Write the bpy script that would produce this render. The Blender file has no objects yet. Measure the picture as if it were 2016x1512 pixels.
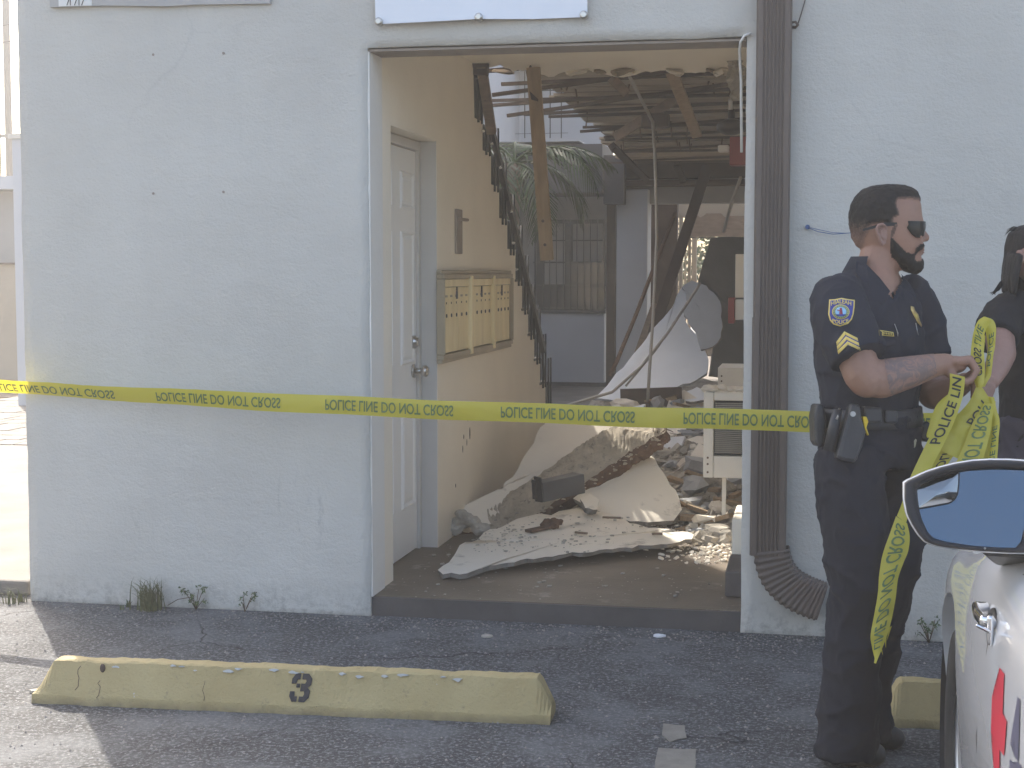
import bpy, bmesh, math, random
from mathutils import Vector, Matrix, noise
from mathutils.bvhtree import BVHTree
random.seed(7)
R = math.radians
SC = bpy.context.scene
COL = SC.collection

# ------------------------------------------------------------------ camera
FPX, CXP, CYP, CH = 3000.0, 1008.0, 756.0, 1.5       # focal length in photo pixels, principal point, eye height
YAW, PITCH = R(11.1), R(4.2)
cam_d = bpy.data.cameras.new('camera')
cam_d.sensor_width = 36.0
cam_d.lens = FPX / 2016.0 * 36.0
cam_d.clip_start = 0.05
cam_d.clip_end = 500.0
cam = bpy.data.objects.new('camera', cam_d)
COL.objects.link(cam)
cam.location = (0, 0, CH)
cam.rotation_euler = (R(90) - PITCH, 0, YAW)
SC.camera = cam

# ------------------------------------------------------------------ light
SUN_EL = R(41)
SUN_DIR = Vector((-0.555, 0.832, 0)).normalized() * math.cos(SUN_EL) + Vector((0, 0, math.sin(SUN_EL)))
world = bpy.data.worlds.new('World')
SC.world = world
world.use_nodes = True
wn, wl = world.node_tree.nodes, world.node_tree.links
wn.clear()
w_out = wn.new('ShaderNodeOutputWorld')
w_bg = wn.new('ShaderNodeBackground')
w_sky = wn.new('ShaderNodeTexSky')
w_sky.sky_type = 'NISHITA'
w_sky.sun_disc = False
w_sky.sun_elevation = SUN_EL
w_sky.sun_rotation = math.atan2(SUN_DIR.x, SUN_DIR.y)
w_sky.altitude = 0
w_sky.air_density = 1.0
w_sky.dust_density = 4.0
w_sky.ozone_density = 0.35
w_bg.inputs['Strength'].default_value = 0.13
wl.new(w_sky.outputs[0], w_bg.inputs['Color'])
wl.new(w_bg.outputs[0], w_out.inputs['Surface'])
sun_d = bpy.data.lights.new('sun', 'SUN')
sun_d.energy = 2.45
sun_d.angle = R(0.5)
sun_d.color = (1.0, 0.93, 0.82)
sun = bpy.data.objects.new('sun', sun_d)
COL.objects.link(sun)
sun.location = (-8, 12, 14)
sun.rotation_euler = SUN_DIR.to_track_quat('Z', 'Y').to_euler()

SC.view_settings.view_transform = 'Standard'
SC.view_settings.look = 'None'
SC.view_settings.gamma = 1.0
SC.view_settings.use_curve_mapping = False
SC.view_settings.exposure = 1.95
SC.cycles.use_denoising = True
SC.cycles.max_bounces = 8
SC.cycles.diffuse_bounces = 5
SC.cycles.volume_bounces = 1
SC.cycles.sample_clamp_indirect = 6.0
HAZE = 0.0058

# ------------------------------------------------------------------ photo pixel -> place in the world
FW = Vector((-math.sin(YAW) * math.cos(PITCH), math.cos(YAW) * math.cos(PITCH), -math.sin(PITCH)))
RT = Vector((math.cos(YAW), math.sin(YAW), 0))
UP = RT.cross(FW)
FH = Vector((-math.sin(YAW), math.cos(YAW), 0))
EYE = Vector((0, 0, CH))
ZV = Vector((0, 0, 1))


def ray(px, py):
    return FW * FPX + RT * (px - CXP) - UP * (py - CYP)


def onX(px, py, X):
    r = ray(px, py); return EYE + r * (X / r.x)


def onY(px, py, Y):
    r = ray(px, py); return EYE + r * (Y / r.y)


def onZ(px, py, Z):
    r = ray(px, py); return EYE + r * ((Z - CH) / r.z)


def at(px, py, d):
    return EYE + ray(px, py) * (d / FPX)


def on_plane(px, py, p0, n):
    r = ray(px, py); return EYE + r * ((p0 - EYE).dot(n) / r.dot(n))


# ------------------------------------------------------------------ object helpers
WLOC = {}


def wloc(o):
    return WLOC.get(o.name, Vector((0, 0, 0))) if o else Vector((0, 0, 0))


def tag(o, label=None, cat=None, group=None, kind=None):
    if label: o['label'] = label
    if cat: o['category'] = cat
    if group: o['group'] = group
    if kind: o['kind'] = kind
    return o


def thing(name, label, cat, loc=(0, 0, 0), group=None):
    o = bpy.data.objects.new(name, None)
    o.empty_display_size = 0.2
    COL.objects.link(o)
    o.location = loc
    WLOC[o.name] = Vector(loc)
    return tag(o, label, cat, group)


class MB:
    """collects geometry in world coordinates; build() links it as ONE mesh object"""
    def __init__(s):
        s.v = []; s.f = []; s.sm = []

    def add(s, vs, fs, smooth=False):
        b = len(s.v)
        s.v += [Vector(p) for p in vs]
        s.f += [tuple(i + b for i in f) for f in fs]
        s.sm += [smooth] * len(fs)
        return s

    def box(s, lo, hi, M=None):
        x0, y0, z0 = lo; x1, y1, z1 = hi
        vs = [Vector(p) for p in ((x0, y0, z0), (x1, y0, z0), (x1, y1, z0), (x0, y1, z0), (x0, y0, z1), (x1, y0, z1), (x1, y1, z1), (x0, y1, z1))]
        if M is not None: vs = [M @ p for p in vs]
        return s.add(vs, [(0, 3, 2, 1), (4, 5, 6, 7), (0, 1, 5, 4), (1, 2, 6, 5), (2, 3, 7, 6), (3, 0, 4, 7)])

    def beam(s, a, b, w, h, up=None):
        """rectangular bar from a to b; w across, h along up"""
        a = Vector(a); b = Vector(b); d = (b - a).normalized()
        u = Vector(up) if up is not None else (ZV if abs(d.z) < .95 else Vector((0, 1, 0)))
        x = d.cross(u).normalized(); u = x.cross(d).normalized()
        vs = []
        for p in (a, b):
            for (i, j) in ((-1, -1), (1, -1), (1, 1), (-1, 1)):
                vs.append(p + x * (i * w / 2) + u * (j * h / 2))
        return s.add(vs, [(3, 2, 1, 0), (4, 5, 6, 7), (0, 1, 5, 4), (1, 2, 6, 5), (2, 3, 7, 6), (3, 0, 4, 7)])

    def rings(s, rings, cap=True, smooth=True, closed=True):
        n = len(rings[0]); vs = [p for r in rings for p in r]; fs = []
        m = n if closed else n - 1
        for i in range(len(rings) - 1):
            for j in range(m):
                k = (j + 1) % n
                fs.append((i * n + j, i * n + k, (i + 1) * n + k, (i + 1) * n + j))
        s.add(vs, fs, smooth)
        if cap and closed:
            b = len(s.v) - len(vs)
            s.f.append(tuple(b + j for j in reversed(range(n)))); s.sm.append(False)
            s.f.append(tuple(b + (len(rings) - 1) * n + j for j in range(n))); s.sm.append(False)
        return s

    def tube(s, pts, r, n=8, smooth=True):
        pts = [Vector(p) for p in pts]
        rs = r if isinstance(r, (list, tuple)) else [r] * len(pts)
        out = []; x = None
        for i, p in enumerate(pts):
            d = (pts[min(i + 1, len(pts) - 1)] - pts[max(i - 1, 0)]).normalized()
            if x is None:
                x = d.cross(ZV if abs(d.z) < .9 else Vector((1, 0, 0))).normalized()
            x = (x - d * x.dot(d)).normalized(); y = d.cross(x)
            out.append([p + (x * math.cos(t * 2 * math.pi / n) + y * math.sin(t * 2 * math.pi / n)) * rs[i] for t in range(n)])
        return s.rings(out, True, smooth)

    def capsule(s, p0, r0, p1, r1, n=14, k=4, flat=None):
        """round ended tapered limb; flat=(axis, factor) squashes it along axis"""
        p0 = Vector(p0); p1 = Vector(p1); d = p1 - p0; L = max(d.length, 1e-6); d = d / L
        x = d.cross(ZV if abs(d.z) < .9 else Vector((1, 0, 0))).normalized(); y = d.cross(x)
        out = []
        st = [(p0, r0, -math.pi / 2 + math.pi / 2 * i / k) for i in range(k + 1)] + [(p1, r1, math.pi / 2 * i / k) for i in range(k + 1)]
        for c, r, a in st:
            q = max(math.cos(a), 0.02) * r
            c2 = c + d * (math.sin(a) * r)
            out.append([c2 + (x * math.cos(t * 2 * math.pi / n) + y * math.sin(t * 2 * math.pi / n)) * q for t in range(n)])
        if flat:
            ax, fa = flat; ax = Vector(ax).normalized()
            for rg in out:
                for j, p in enumerate(rg):
                    t = min(max((p - p0).dot(d) / L, 0), 1); c = p0.lerp(p1, t); o = (p - c).dot(ax)
                    rg[j] = p - ax * (o * (1 - fa))
        return s.rings(out)

    def chain(s, pts, n=14, flat=None):
        for (a, ra), (b, rb) in zip(pts, pts[1:]): s.capsule(a, ra, b, rb, n, 4, flat)
        return s

    def ball(s, c, r, ax=None, n=16, k=10):
        """ellipsoid; r number or three radii along ax (three unit vectors)"""
        r3 = r if isinstance(r, (list, tuple)) else (r, r, r)
        A = ax or (Vector((1, 0, 0)), Vector((0, 1, 0)), ZV)
        c = Vector(c); out = []
        for i in range(k + 1):
            a = -math.pi / 2 + math.pi * i / k; q = max(math.cos(a), .01)
            out.append([c + A[0] * (r3[0] * q * math.cos(2 * math.pi * t / n)) + A[1] * (r3[1] * q * math.sin(2 * math.pi * t / n)) + A[2] * (r3[2] * math.sin(a)) for t in range(n)])
        return s.rings(out)

    def ell(s, sections, A, B, n=28, p=2.0, cap=True):
        """loft of ellipses: sections (centre, a, b), A and B the horizontal axes (p: superellipse power)"""
        out = []
        for c, a, b in sections:
            c = Vector(c); rg = []
            for t in range(n):
                th = 2 * math.pi * t / n; co, si = math.cos(th), math.sin(th)
                rg.append(c + A * (a * math.copysign(abs(co) ** (2 / p), co)) + B * (b * math.copysign(abs(si) ** (2 / p), si)))
            out.append(rg)
        return s.rings(out, cap)

    def prism(s, pts, off):
        """polygon pts extruded by off"""
        n = len(pts); off = Vector(off); pts = [Vector(p) for p in pts]
        vs = pts + [p + off for p in pts]
        fs = [tuple(reversed(range(n))), tuple(range(n, 2 * n))] + [(j, (j + 1) % n, n + (j + 1) % n, n + j) for j in range(n)]
        return s.add(vs, fs)

    def cyl(s, c, axis, r, h, n=16, r2=None):
        axis = Vector(axis).normalized(); c = Vector(c)
        return s.tube([c, c + axis * h], [r, r if r2 is None else r2], n, True)

    def build(s, name, mat, parent=None, bevel=0, kind=None, sub=0):
        me = bpy.data.meshes.new(name)
        if parent is not None:
            org = wloc(parent)
        else:
            xs = [p.x for p in s.v]; ys = [p.y for p in s.v]; zs = [p.z for p in s.v]
            org = Vector(((min(xs) + max(xs)) / 2, (min(ys) + max(ys)) / 2, min(zs)))
        me.from_pydata([tuple(p - org) for p in s.v], [], s.f)
        me.polygons.foreach_set('use_smooth', s.sm)
        me.update()
        bm = bmesh.new(); bm.from_mesh(me)
        bmesh.ops.recalc_face_normals(bm, faces=bm.faces)
        bm.to_mesh(me); bm.free()
        o = bpy.data.objects.new(name, me)
        COL.objects.link(o)
        if parent is not None:
            o.parent = parent; WLOC[o.name] = org
        else:
            o.location = org; WLOC[o.name] = org
        if mat is not None: me.materials.append(mat)
        if bevel:
            b = o.modifiers.new('bevel', 'BEVEL'); b.width = bevel; b.segments = 2; b.limit_method = 'ANGLE'; b.angle_limit = R(35)
        if sub:
            q = o.modifiers.new('sub', 'SUBSURF'); q.levels = sub; q.render_levels = sub
        if kind: o['kind'] = kind
        return o


def remeshed(mb, voxel, smooth_it=4, fac=.5, disp=None):
    """union of all the closed pieces in mb as one continuous skin; returns an MB"""
    me = bpy.data.meshes.new('skin_source')
    me.from_pydata([tuple(p) for p in mb.v], [], mb.f); me.update()
    bm = bmesh.new(); bm.from_mesh(me); bmesh.ops.recalc_face_normals(bm, faces=bm.faces); bm.to_mesh(me); bm.free()
    o = bpy.data.objects.new('skin_source', me); COL.objects.link(o)
    m = o.modifiers.new('r', 'REMESH'); m.mode = 'VOXEL'; m.voxel_size = voxel
    if smooth_it:
        m = o.modifiers.new('s', 'SMOOTH'); m.factor = fac; m.iterations = smooth_it
    dg = bpy.context.evaluated_depsgraph_get()
    ev = bpy.data.meshes.new_from_object(o.evaluated_get(dg))
    r = MB()
    vs = [v.co.copy() for v in ev.vertices]
    if disp:
        vs = [v + ev.vertices[i].normal * disp(v) for i, v in enumerate(vs)]
    r.add(vs, [tuple(p.vertices) for p in ev.polygons], True)
    r.normals = [v.normal.copy() for v in ev.vertices]
    bpy.data.objects.remove(o); bpy.data.meshes.remove(me); bpy.data.meshes.remove(ev)
    return r


def text_shape(body, bold=0.0):
    """flat letters as (verts2d, faces, width, height) from the built-in font, baseline at 0"""
    c = bpy.data.curves.new('t', 'FONT'); c.body = body; c.size = 1.0; c.offset = bold; c.resolution_u = 3
    c.fill_mode = 'FRONT'
    o = bpy.data.objects.new('t', c); COL.objects.link(o)
    dg = bpy.context.evaluated_depsgraph_get()
    me = bpy.data.meshes.new_from_object(o.evaluated_get(dg))
    vs = [(v.co.x, v.co.y) for v in me.vertices]; fs = [tuple(p.vertices) for p in me.polygons]
    bpy.data.objects.remove(o); bpy.data.curves.remove(c); bpy.data.meshes.remove(me)
    x0 = min(v[0] for v in vs); x1 = max(v[0] for v in vs); y0 = min(v[1] for v in vs); y1 = max(v[1] for v in vs)
    vs = [((x - x0) / (x1 - x0), (y - y0) / (y1 - y0)) for x, y in vs]
    return vs, fs, x1 - x0, y1 - y0


def nz(p, s=1.0, seed=0.0):
    return noise.noise(Vector(p) * s + Vector((seed, seed * 1.7, seed * .3)))


def ragged(pts, step, amp, seed=0, closed=True):
    """adds jittered points along a polyline in pixel space"""
    rnd = random.Random(seed); out = []; n = len(pts)
    for i in range(n if closed else n - 1):
        a = Vector(pts[i]); b = Vector(pts[(i + 1) % n]); L = (b - a).length; k = max(1, int(L / step))
        d = (b - a) / max(L, 1e-6); q = Vector((-d.y, d.x))
        for j in range(k):
            t = j / k
            out.append(a.lerp(b, t) + (q * rnd.uniform(-amp, amp) if j else Vector((0, 0))))
    if not closed: out.append(Vector(pts[-1]))
    return out


# ------------------------------------------------------------------ materials
def new_mat(name):
    m = bpy.data.materials.new(name); m.use_nodes = True
    nt = m.node_tree; return m, nt, nt.nodes['Principled BSDF']


def node(nt, typ, **kw):
    n = nt.nodes.new(typ)
    for k, v in kw.items():
        if k.startswith('_'): setattr(n, k[1:], v)
        else: n.inputs[k.replace('__', ' ')].default_value = v
    return n


def coords(nt, scale=(1, 1, 1), kind='Object'):
    tc = nt.nodes.new('ShaderNodeTexCoord'); mp = nt.nodes.new('ShaderNodeMapping')
    mp.inputs['Scale'].default_value = scale
    nt.links.new(tc.outputs[kind], mp.inputs['Vector']); return mp.outputs['Vector']


def tex_noise(nt, vec, scale, detail=4, rough=.55, dist=0):
    n = nt.nodes.new('ShaderNodeTexNoise'); n.inputs['Scale'].default_value = scale; n.inputs['Detail'].default_value = detail
    n.inputs['Roughness'].default_value = rough; n.inputs['Distortion'].default_value = dist
    nt.links.new(vec, n.inputs['Vector']); return n.outputs['Fac']


def ramp(nt, fac, stops):
    r = nt.nodes.new('ShaderNodeValToRGB'); e = r.color_ramp.elements
    while len(e) > 1: e.remove(e[0])
    for i, (p, c) in enumerate(stops):
        q = e[0] if i == 0 else e.new(p)
        q.position = p; q.color = (c[0], c[1], c[2], 1) if isinstance(c, (tuple, list)) else (c, c, c, 1)
    nt.links.new(fac, r.inputs['Fac']); return r.outputs['Color']


def mix(nt, fac, a, b, mode='MIX'):
    m = nt.nodes.new('ShaderNodeMix'); m.data_type = 'RGBA'; m.blend_type = mode
    for s, v in ((0, fac), (6, a), (7, b)):
        if hasattr(v, 'is_linked') or hasattr(v, 'links'): nt.links.new(v, m.inputs[s])
        elif isinstance(v, (int, float)): m.inputs[s].default_value = v if s == 0 else (v, v, v, 1)
        else: m.inputs[s].default_value = (v[0], v[1], v[2], 1)
    return m.outputs[2]


def bump(nt, b, h, strength, dist=.01):
    n = nt.nodes.new('ShaderNodeBump'); n.inputs['Strength'].default_value = strength; n.inputs['Distance'].default_value = dist
    nt.links.new(h, n.inputs['Height']); nt.links.new(n.outputs[0], b.inputs['Normal'])


def mul(c, k): return tuple(x * k for x in c)


def mat(name, base, rough=.7, var=.15, scale=5, bmp=.2, bscale=40, metal=0, spec=.4, stretch=(1, 1, 1), dirt=None, dirt_at=.6, dist=.01, coat=0, tint=None):
    m, nt, b = new_mat(name)
    vec = coords(nt, stretch)
    f = tex_noise(nt, vec, scale, 5)
    c = ramp(nt, f, [(.25, mul(base, 1 - var)), (.75, mul(tint or base, 1 + var))])
    if dirt:
        g = ramp(nt, tex_noise(nt, vec, scale * 1.7, 8, .65), [(dirt_at, 0.0), (dirt_at + .12, 1.0)])
        c = mix(nt, g, c, dirt)
    nt.links.new(c, b.inputs['Base Color'])
    b.inputs['Roughness'].default_value = rough; b.inputs['Metallic'].default_value = metal
    b.inputs['Specular IOR Level'].default_value = spec
    if coat: b.inputs['Coat Weight'].default_value = coat; b.inputs['Coat Roughness'].default_value = .05
    if bmp: bump(nt, b, tex_noise(nt, vec, bscale, 5, .6), bmp, dist)
    return m


M = {}
# stucco with faint patches, scuffs with a shape of their own
m, nt, b = new_mat('white_stucco')
vec = coords(nt)
big = ramp(nt, tex_noise(nt, vec, 1.3, 4), [(.3, (.53, .505, .455)), (.7, (.60, .575, .52))])
sv = coords(nt, (9, 9, 2.2))
scuff = ramp(nt, tex_noise(nt, sv, 3.0, 6, .7), [(.54, 0.0), (.68, 1.0)])
for cx_, cz_, rx_, rz_, k_ in ((-2.14, .46, .12, .22, .5), (-2.95, .40, .05, .12, .3), (-2.30, .52, .03, .18, .4)):
    tc = nt.nodes.new('ShaderNodeNewGeometry')
    sep = nt.nodes.new('ShaderNodeSeparateXYZ'); nt.links.new(tc.outputs['Position'], sep.inputs[0])
    def mth(op, a, b_):
        q = nt.nodes.new('ShaderNodeMath'); q.operation = op
        for i, v in enumerate((a, b_)):
            if isinstance(v, (int, float)): q.inputs[i].default_value = v
            else: nt.links.new(v, q.inputs[i])
        return q.outputs[0]
    ex = mth('DIVIDE', mth('SUBTRACT', sep.outputs['X'], cx_), rx_); ez = mth('DIVIDE', mth('SUBTRACT', sep.outputs['Z'], cz_), rz_)
    d2 = mth('ADD', mth('MULTIPLY', ex, ex), mth('MULTIPLY', ez, ez))
    w_ = mth('MAXIMUM', mth('SUBTRACT', 1.0, d2), 0.0)
    big = mix(nt, mth('MULTIPLY', mth('MULTIPLY', w_, scuff), k_), big, (.25, .25, .245))
drips = ramp(nt, tex_noise(nt, coords(nt, (7, 7, .5)), 2.0, 5, .6), [(.5, 0.0), (.8, .10)])
big = mix(nt, drips, big, (.42, .40, .37))
gz_ = nt.nodes.new('ShaderNodeNewGeometry'); sz_ = nt.nodes.new('ShaderNodeSeparateXYZ'); nt.links.new(gz_.outputs['Position'], sz_.inputs[0])
mr_ = nt.nodes.new('ShaderNodeMapRange'); mr_.inputs[1].default_value = .16; mr_.inputs[2].default_value = .0; nt.links.new(sz_.outputs['Z'], mr_.inputs[0])
sp_n = ramp(nt, tex_noise(nt, vec, 22, 7, .75), [(.46, 0.0), (.66, .8)])
big = mix(nt, mth('MULTIPLY', mr_.outputs[0], sp_n), big, (.27, .25, .22))
hl = nt.nodes.new('ShaderNodeTexVoronoi'); hl.feature = 'DISTANCE_TO_EDGE'; hl.inputs['Scale'].default_value = .55
hv = mix(nt, .25, vec, tex_noise(nt, vec, 2.5, 6)); nt.links.new(hv, hl.inputs['Vector'])
hc = ramp(nt, hl.outputs['Distance'], [(0.0, .12), (.0018, 0.0)])
hc = mix(nt, ramp(nt, tex_noise(nt, vec, .9, 2), [(.52, 0.0), (.60, 1.0)]), (0, 0, 0), hc)
big = mix(nt, hc, big, (.27, .26, .25))
nt.links.new(big, b.inputs['Base Color']); b.inputs['Roughness'].default_value = .75; b.inputs['Specular IOR Level'].default_value = .25
hb = mix(nt, .35, tex_noise(nt, coords(nt, (1, 1, 1.8)), 6, 6, .62), tex_noise(nt, vec, 70, 5, .7))
bump(nt, b, hb, .5, .03)
M['stucco'] = m

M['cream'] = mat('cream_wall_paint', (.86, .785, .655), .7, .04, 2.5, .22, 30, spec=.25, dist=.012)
M['cream_far'] = mat('far_cream_paint', (.34, .29, .225), .8, .05, 2, .2, 30)  # one even cream tone for the far walls
M['soffit'] = mat('taupe_soffit_shade', (.30, .25, .21), .8, .12, 8, .3, 40)
M['white_door'] = mat('white_door_paint', (.84, .84, .82), .4, .03, 4, .05, 60)
M['frame_grey'] = mat('grey_white_frame_paint', (.60, .575, .535), .5, .04, 4, .08, 50)
M['grey_wall'] = mat('grey_wall_paint', (.28, .28, .275), .8, .08, 3, .2, 30)
M['blue_grey'] = mat('blue_grey_wall_paint', (.42, .45, .49), .8, .06, 2, .2, 30)
M['dark_grey'] = mat('dark_grey_paint', (.075, .076, .08), .7, .2, 4, .2, 30)
M['near_black'] = mat('black_iron_paint', (.022, .022, .024), .45, .3, 10, .2, 60)
M['brown_metal'] = mat('brown_gutter_paint', (.125, .097, .08), .5, .16, 3, .12, 40, spec=.4, stretch=(2, 2, .8), dirt=(.13, .105, .09), dirt_at=.66)
M['nickel'] = mat('satin_nickel', (.55, .53, .5), .28, .05, 9, 0, metal=1)
M['chrome'] = mat('chrome', (.75, .76, .78), .08, .02, 9, 0, metal=1)
M['brass'] = mat('brushed_bronze_mailbox', (.80, .66, .37), .5, .10, 2, .06, 90, metal=.15, stretch=(5, 5, .6), tint=(.86, .74, .46))
M['brass_frame'] = mat('dull_bronze_frame', (.42, .36, .26), .5, .15, 4, .1, 60, metal=.4)
M['black'] = mat('matt_black', (.015, .015, .015), .6, .2, 8, 0)
M['floor'] = mat('brown_painted_floor', (.14, .108, .078), .55, .25, 3.5, .3, 60, dirt=(.30, .25, .20), dirt_at=.60, spec=.4)
M['step_edge'] = mat('dark_painted_step', (.085, .075, .072), .7, .2, 6, .3, 50)
M['wood'] = mat('bare_pine_wood', (.33, .235, .145), .8, .25, 3, .3, 30, stretch=(9, 9, 1), dirt=(.12, .07, .04), dirt_at=.66)
M['old_wood'] = mat('old_grey_brown_wood', (.20, .145, .105), .85, .3, 3, .4, 30, stretch=(2, 7, 7), dirt=(.08, .055, .04), dirt_at=.6)
M['dark_wood'] = mat('dark_stained_wood', (.065, .045, .036), .8, .3, 4, .3, 30)
M['deck'] = mat('bare_ceiling_boards', (.36, .30, .22), .85, .25, 2.2, .4, 25, stretch=(.6, 5, 3), dirt=(.17, .125, .09), dirt_at=.58)
M['bar_brown'] = mat('dark_furring_metal', (.075, .055, .042), .8, .3, 10, .3, 60)
M['rust'] = mat('rusty_lath_metal', (.115, .068, .043), .85, .35, 14, .5, 60, dirt=(.26, .13, .065), dirt_at=.6)
M['plaster'] = mat('painted_plaster_sheet', (.82, .755, .65), .75, .06, 3, .2, 30, dirt=(.45, .40, .33), dirt_at=.60)
M['plaster_white'] = mat('pale_plaster_sheet', (.78, .79, .80), .75, .05, 3, .2, 30)
M['plaster_grey'] = mat('grey_backed_sheet', (.36, .37, .385), .85, .08, 4, .3, 30)
M['concrete_chunk'] = mat('broken_concrete', (.40, .365, .31), .9, .3, 7, .8, 26, dirt=(.22, .19, .16), dirt_at=.6, dist=.02)
M['concrete'] = mat('pale_concrete_slab', (.155, .142, .127), .85, .25, 2.5, .35, 60, dirt=(.13, .115, .10), dirt_at=.66)
M['paver'] = mat('pale_paver', (.15, .138, .124), .85, .15, 6, .3, 60)
M['soil'] = mat('brown_soil_strip', (.12, .085, .06), .95, .3, 20, .6, 60)
M['ac_white'] = mat('dusty_white_enamel', (.80, .76, .68), .45, .06, 6, .1, 50, dirt=(.45, .38, .3), dirt_at=.66)
M['ac_fin'] = mat('grey_fin_metal', (.36, .34, .31), .4, .1, 6, 0, metal=.5)
M['red'] = mat('red_enamel', (.25, .045, .04), .4, .08, 6, .05, 40)
M['white_plastic'] = mat('white_plastic', (.72, .70, .66), .4, .04, 6, 0)
M['banner'] = mat('white_vinyl_banner', (.78, .80, .84), .4, .02, 2, .15, 6, dist=.02)
M['sign_grey'] = mat('weathered_grey_panel', (.42, .40, .375), .7, .1, 6, .2, 40)
M['palm'] = mat('palm_leaf', (.018, .042, .010), .5, .35, 12, .1, 40, tint=(.036, .068, .018), spec=.2)
M['palm_trunk'] = mat('palm_trunk', (.16, .12, .09), .9, .3, 12, .6, 40)
M['leaf'] = mat('green_leaf', (.05, .09, .028), .55, .4, 14, .1, 40, tint=(.09, .12, .04))
M['grass'] = mat('grass_blade', (.07, .10, .035), .6, .35, 30, 0, tint=(.13, .13, .06))
M['twig'] = mat('dry_twig', (.11, .07, .045), .8, .3, 30, 0)
M['wood_pole'] = mat('weathered_pole', (.30, .27, .24), .9, .15, 5, .3, 40, stretch=(6, 6, 1))
M['glass_dark'] = mat('dark_window_glass', (.03, .033, .037), .08, .1, 3, 0, spec=.7)
M['blind'] = mat('pale_curtain', (.30, .29, .27), .9, .1, 4, .1, 20)
M['pebble'] = mat('grey_grit', (.24, .22, .20), .9, .4, 40, .3, 80)
M['steel'] = mat('grey_conduit', (.36, .335, .30), .5, .1, 8, .05, 60, metal=.6)
M['blue_string'] = mat('blue_string', (.08, .13, .27), .7, .1, 30, 0)
M['leather'] = mat('black_duty_leather', (.032, .033, .036), .38, .2, 12, .15, 90)
M['navy'] = mat('navy_uniform_cloth', (.020, .023, .033), .85, .10, 5, .25, 240, spec=.2, dist=.004)
M['navy_trousers'] = mat('navy_trouser_cloth', (.016, .018, .026), .85, .12, 5, .25, 240, spec=.2, dist=.004)
M['black_cloth'] = mat('black_shirt_cloth', (.018, .018, .020), .9, .12, 5, .2, 240, spec=.2, dist=.004)
M['jeans'] = mat('dark_trouser_cloth', (.045, .042, .058), .9, .12, 5, .2, 240, spec=.2, dist=.004)
M['hair'] = mat('dark_hair', (.016, .013, .012), .5, .4, 8, .5, 60, stretch=(10, 10, 1), spec=.3)
M['lens'] = mat('sunglass_lens', (.006, .006, .007), .12, .1, 3, 0, spec=.25)
M['gold'] = mat('gold_thread', (.62, .47, .12), .6, .1, 60, .2, 200)
M['gold_metal'] = mat('gold_badge', (.62, .45, .18), .3, .2, 60, .3, 90, metal=.8)
M['patch_blue'] = mat('blue_patch_cloth', (.045, .055, .24), .8, .1, 60, .2, 200)
M['patch_light'] = mat('light_blue_patch_cloth', (.25, .45, .62), .8, .1, 60, .1, 200)
M['patch_green'] = mat('green_patch_cloth', (.16, .24, .14), .8, .15, 60, .1, 200)
M['patch_red'] = mat('red_patch_cloth', (.25, .05, .07), .8, .15, 60, .1, 200)
M['yellow_plastic'] = mat('yellow_plastic', (.62, .42, .02), .4, .05, 6, 0)
M['car_white'] = mat('white_car_paint', (.74, .75, .76), .25, .01, 2, 0, spec=.5, coat=1)
M['car_dark'] = mat('black_car_plastic', (.024, .023, .024), .45, .1, 8, .1, 200)
M['tyre'] = mat('tyre_rubber', (.02, .02, .02), .8, .2, 20, .2, 60)
M['rim'] = mat('silver_wheel', (.55, .55, .56), .35, .03, 5, 0, metal=.7)
M['car_glass'] = mat('tinted_car_glass', (.02, .024, .026), .05, .1, 3, 0, spec=.8)
M['decal_red'] = mat('red_decal', (.50, .03, .055), .4, .03, 6, 0)
M['decal_dark'] = mat('dark_decal', (.10, .10, .15), .4, .03, 6, 0)
M['letter'] = mat('black_tape_print', (.018, .022, .020), .6, .1, 30, 0)
M['letter_faded'] = mat('show_through_tape_print', (.10, .16, .06), .6, .15, 30, 0)
M['stencil'] = mat('black_stencil_paint', (.035, .034, .038), .8, .25, 20, .3, 60)
M['patch_brown'] = mat('faded_brown_marking', (.215, .20, .17), .9, .2, 14, .4, 60)

# mirror glass: tinted silver
m, nt, b = new_mat('tinted_mirror_glass')
b.inputs['Base Color'].default_value = (.115, .15, .185, 1); b.inputs['Metallic'].default_value = 1; b.inputs['Roughness'].default_value = .015
M['mirror'] = m
m, nt, b = new_mat('wide_angle_mirror_glass')
b.inputs['Base Color'].default_value = (.26, .27, .27, 1); b.inputs['Metallic'].default_value = 1; b.inputs['Roughness'].default_value = .02
M['mirror2'] = m

# yellow plastic film that lets light through
m, nt, b = new_mat('yellow_barrier_film')
b.inputs['Base Color'].default_value = (.60, .535, .075, 1); b.inputs['Roughness'].default_value = .35
tr = nt.nodes.new('ShaderNodeBsdfTranslucent'); tr.inputs['Color'].default_value = (.66, .56, .03, 1)
ms = nt.nodes.new('ShaderNodeMixShader'); ms.inputs[0].default_value = .38
nt.links.new(b.outputs[0], ms.inputs[1]); nt.links.new(tr.outputs[0], ms.inputs[2])
nt.links.new(ms.outputs[0], nt.nodes['Material Output'].inputs['Surface'])
bump(nt, b, tex_noise(nt, coords(nt), 22, 3), .25, .01)
M['tape'] = m

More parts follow.
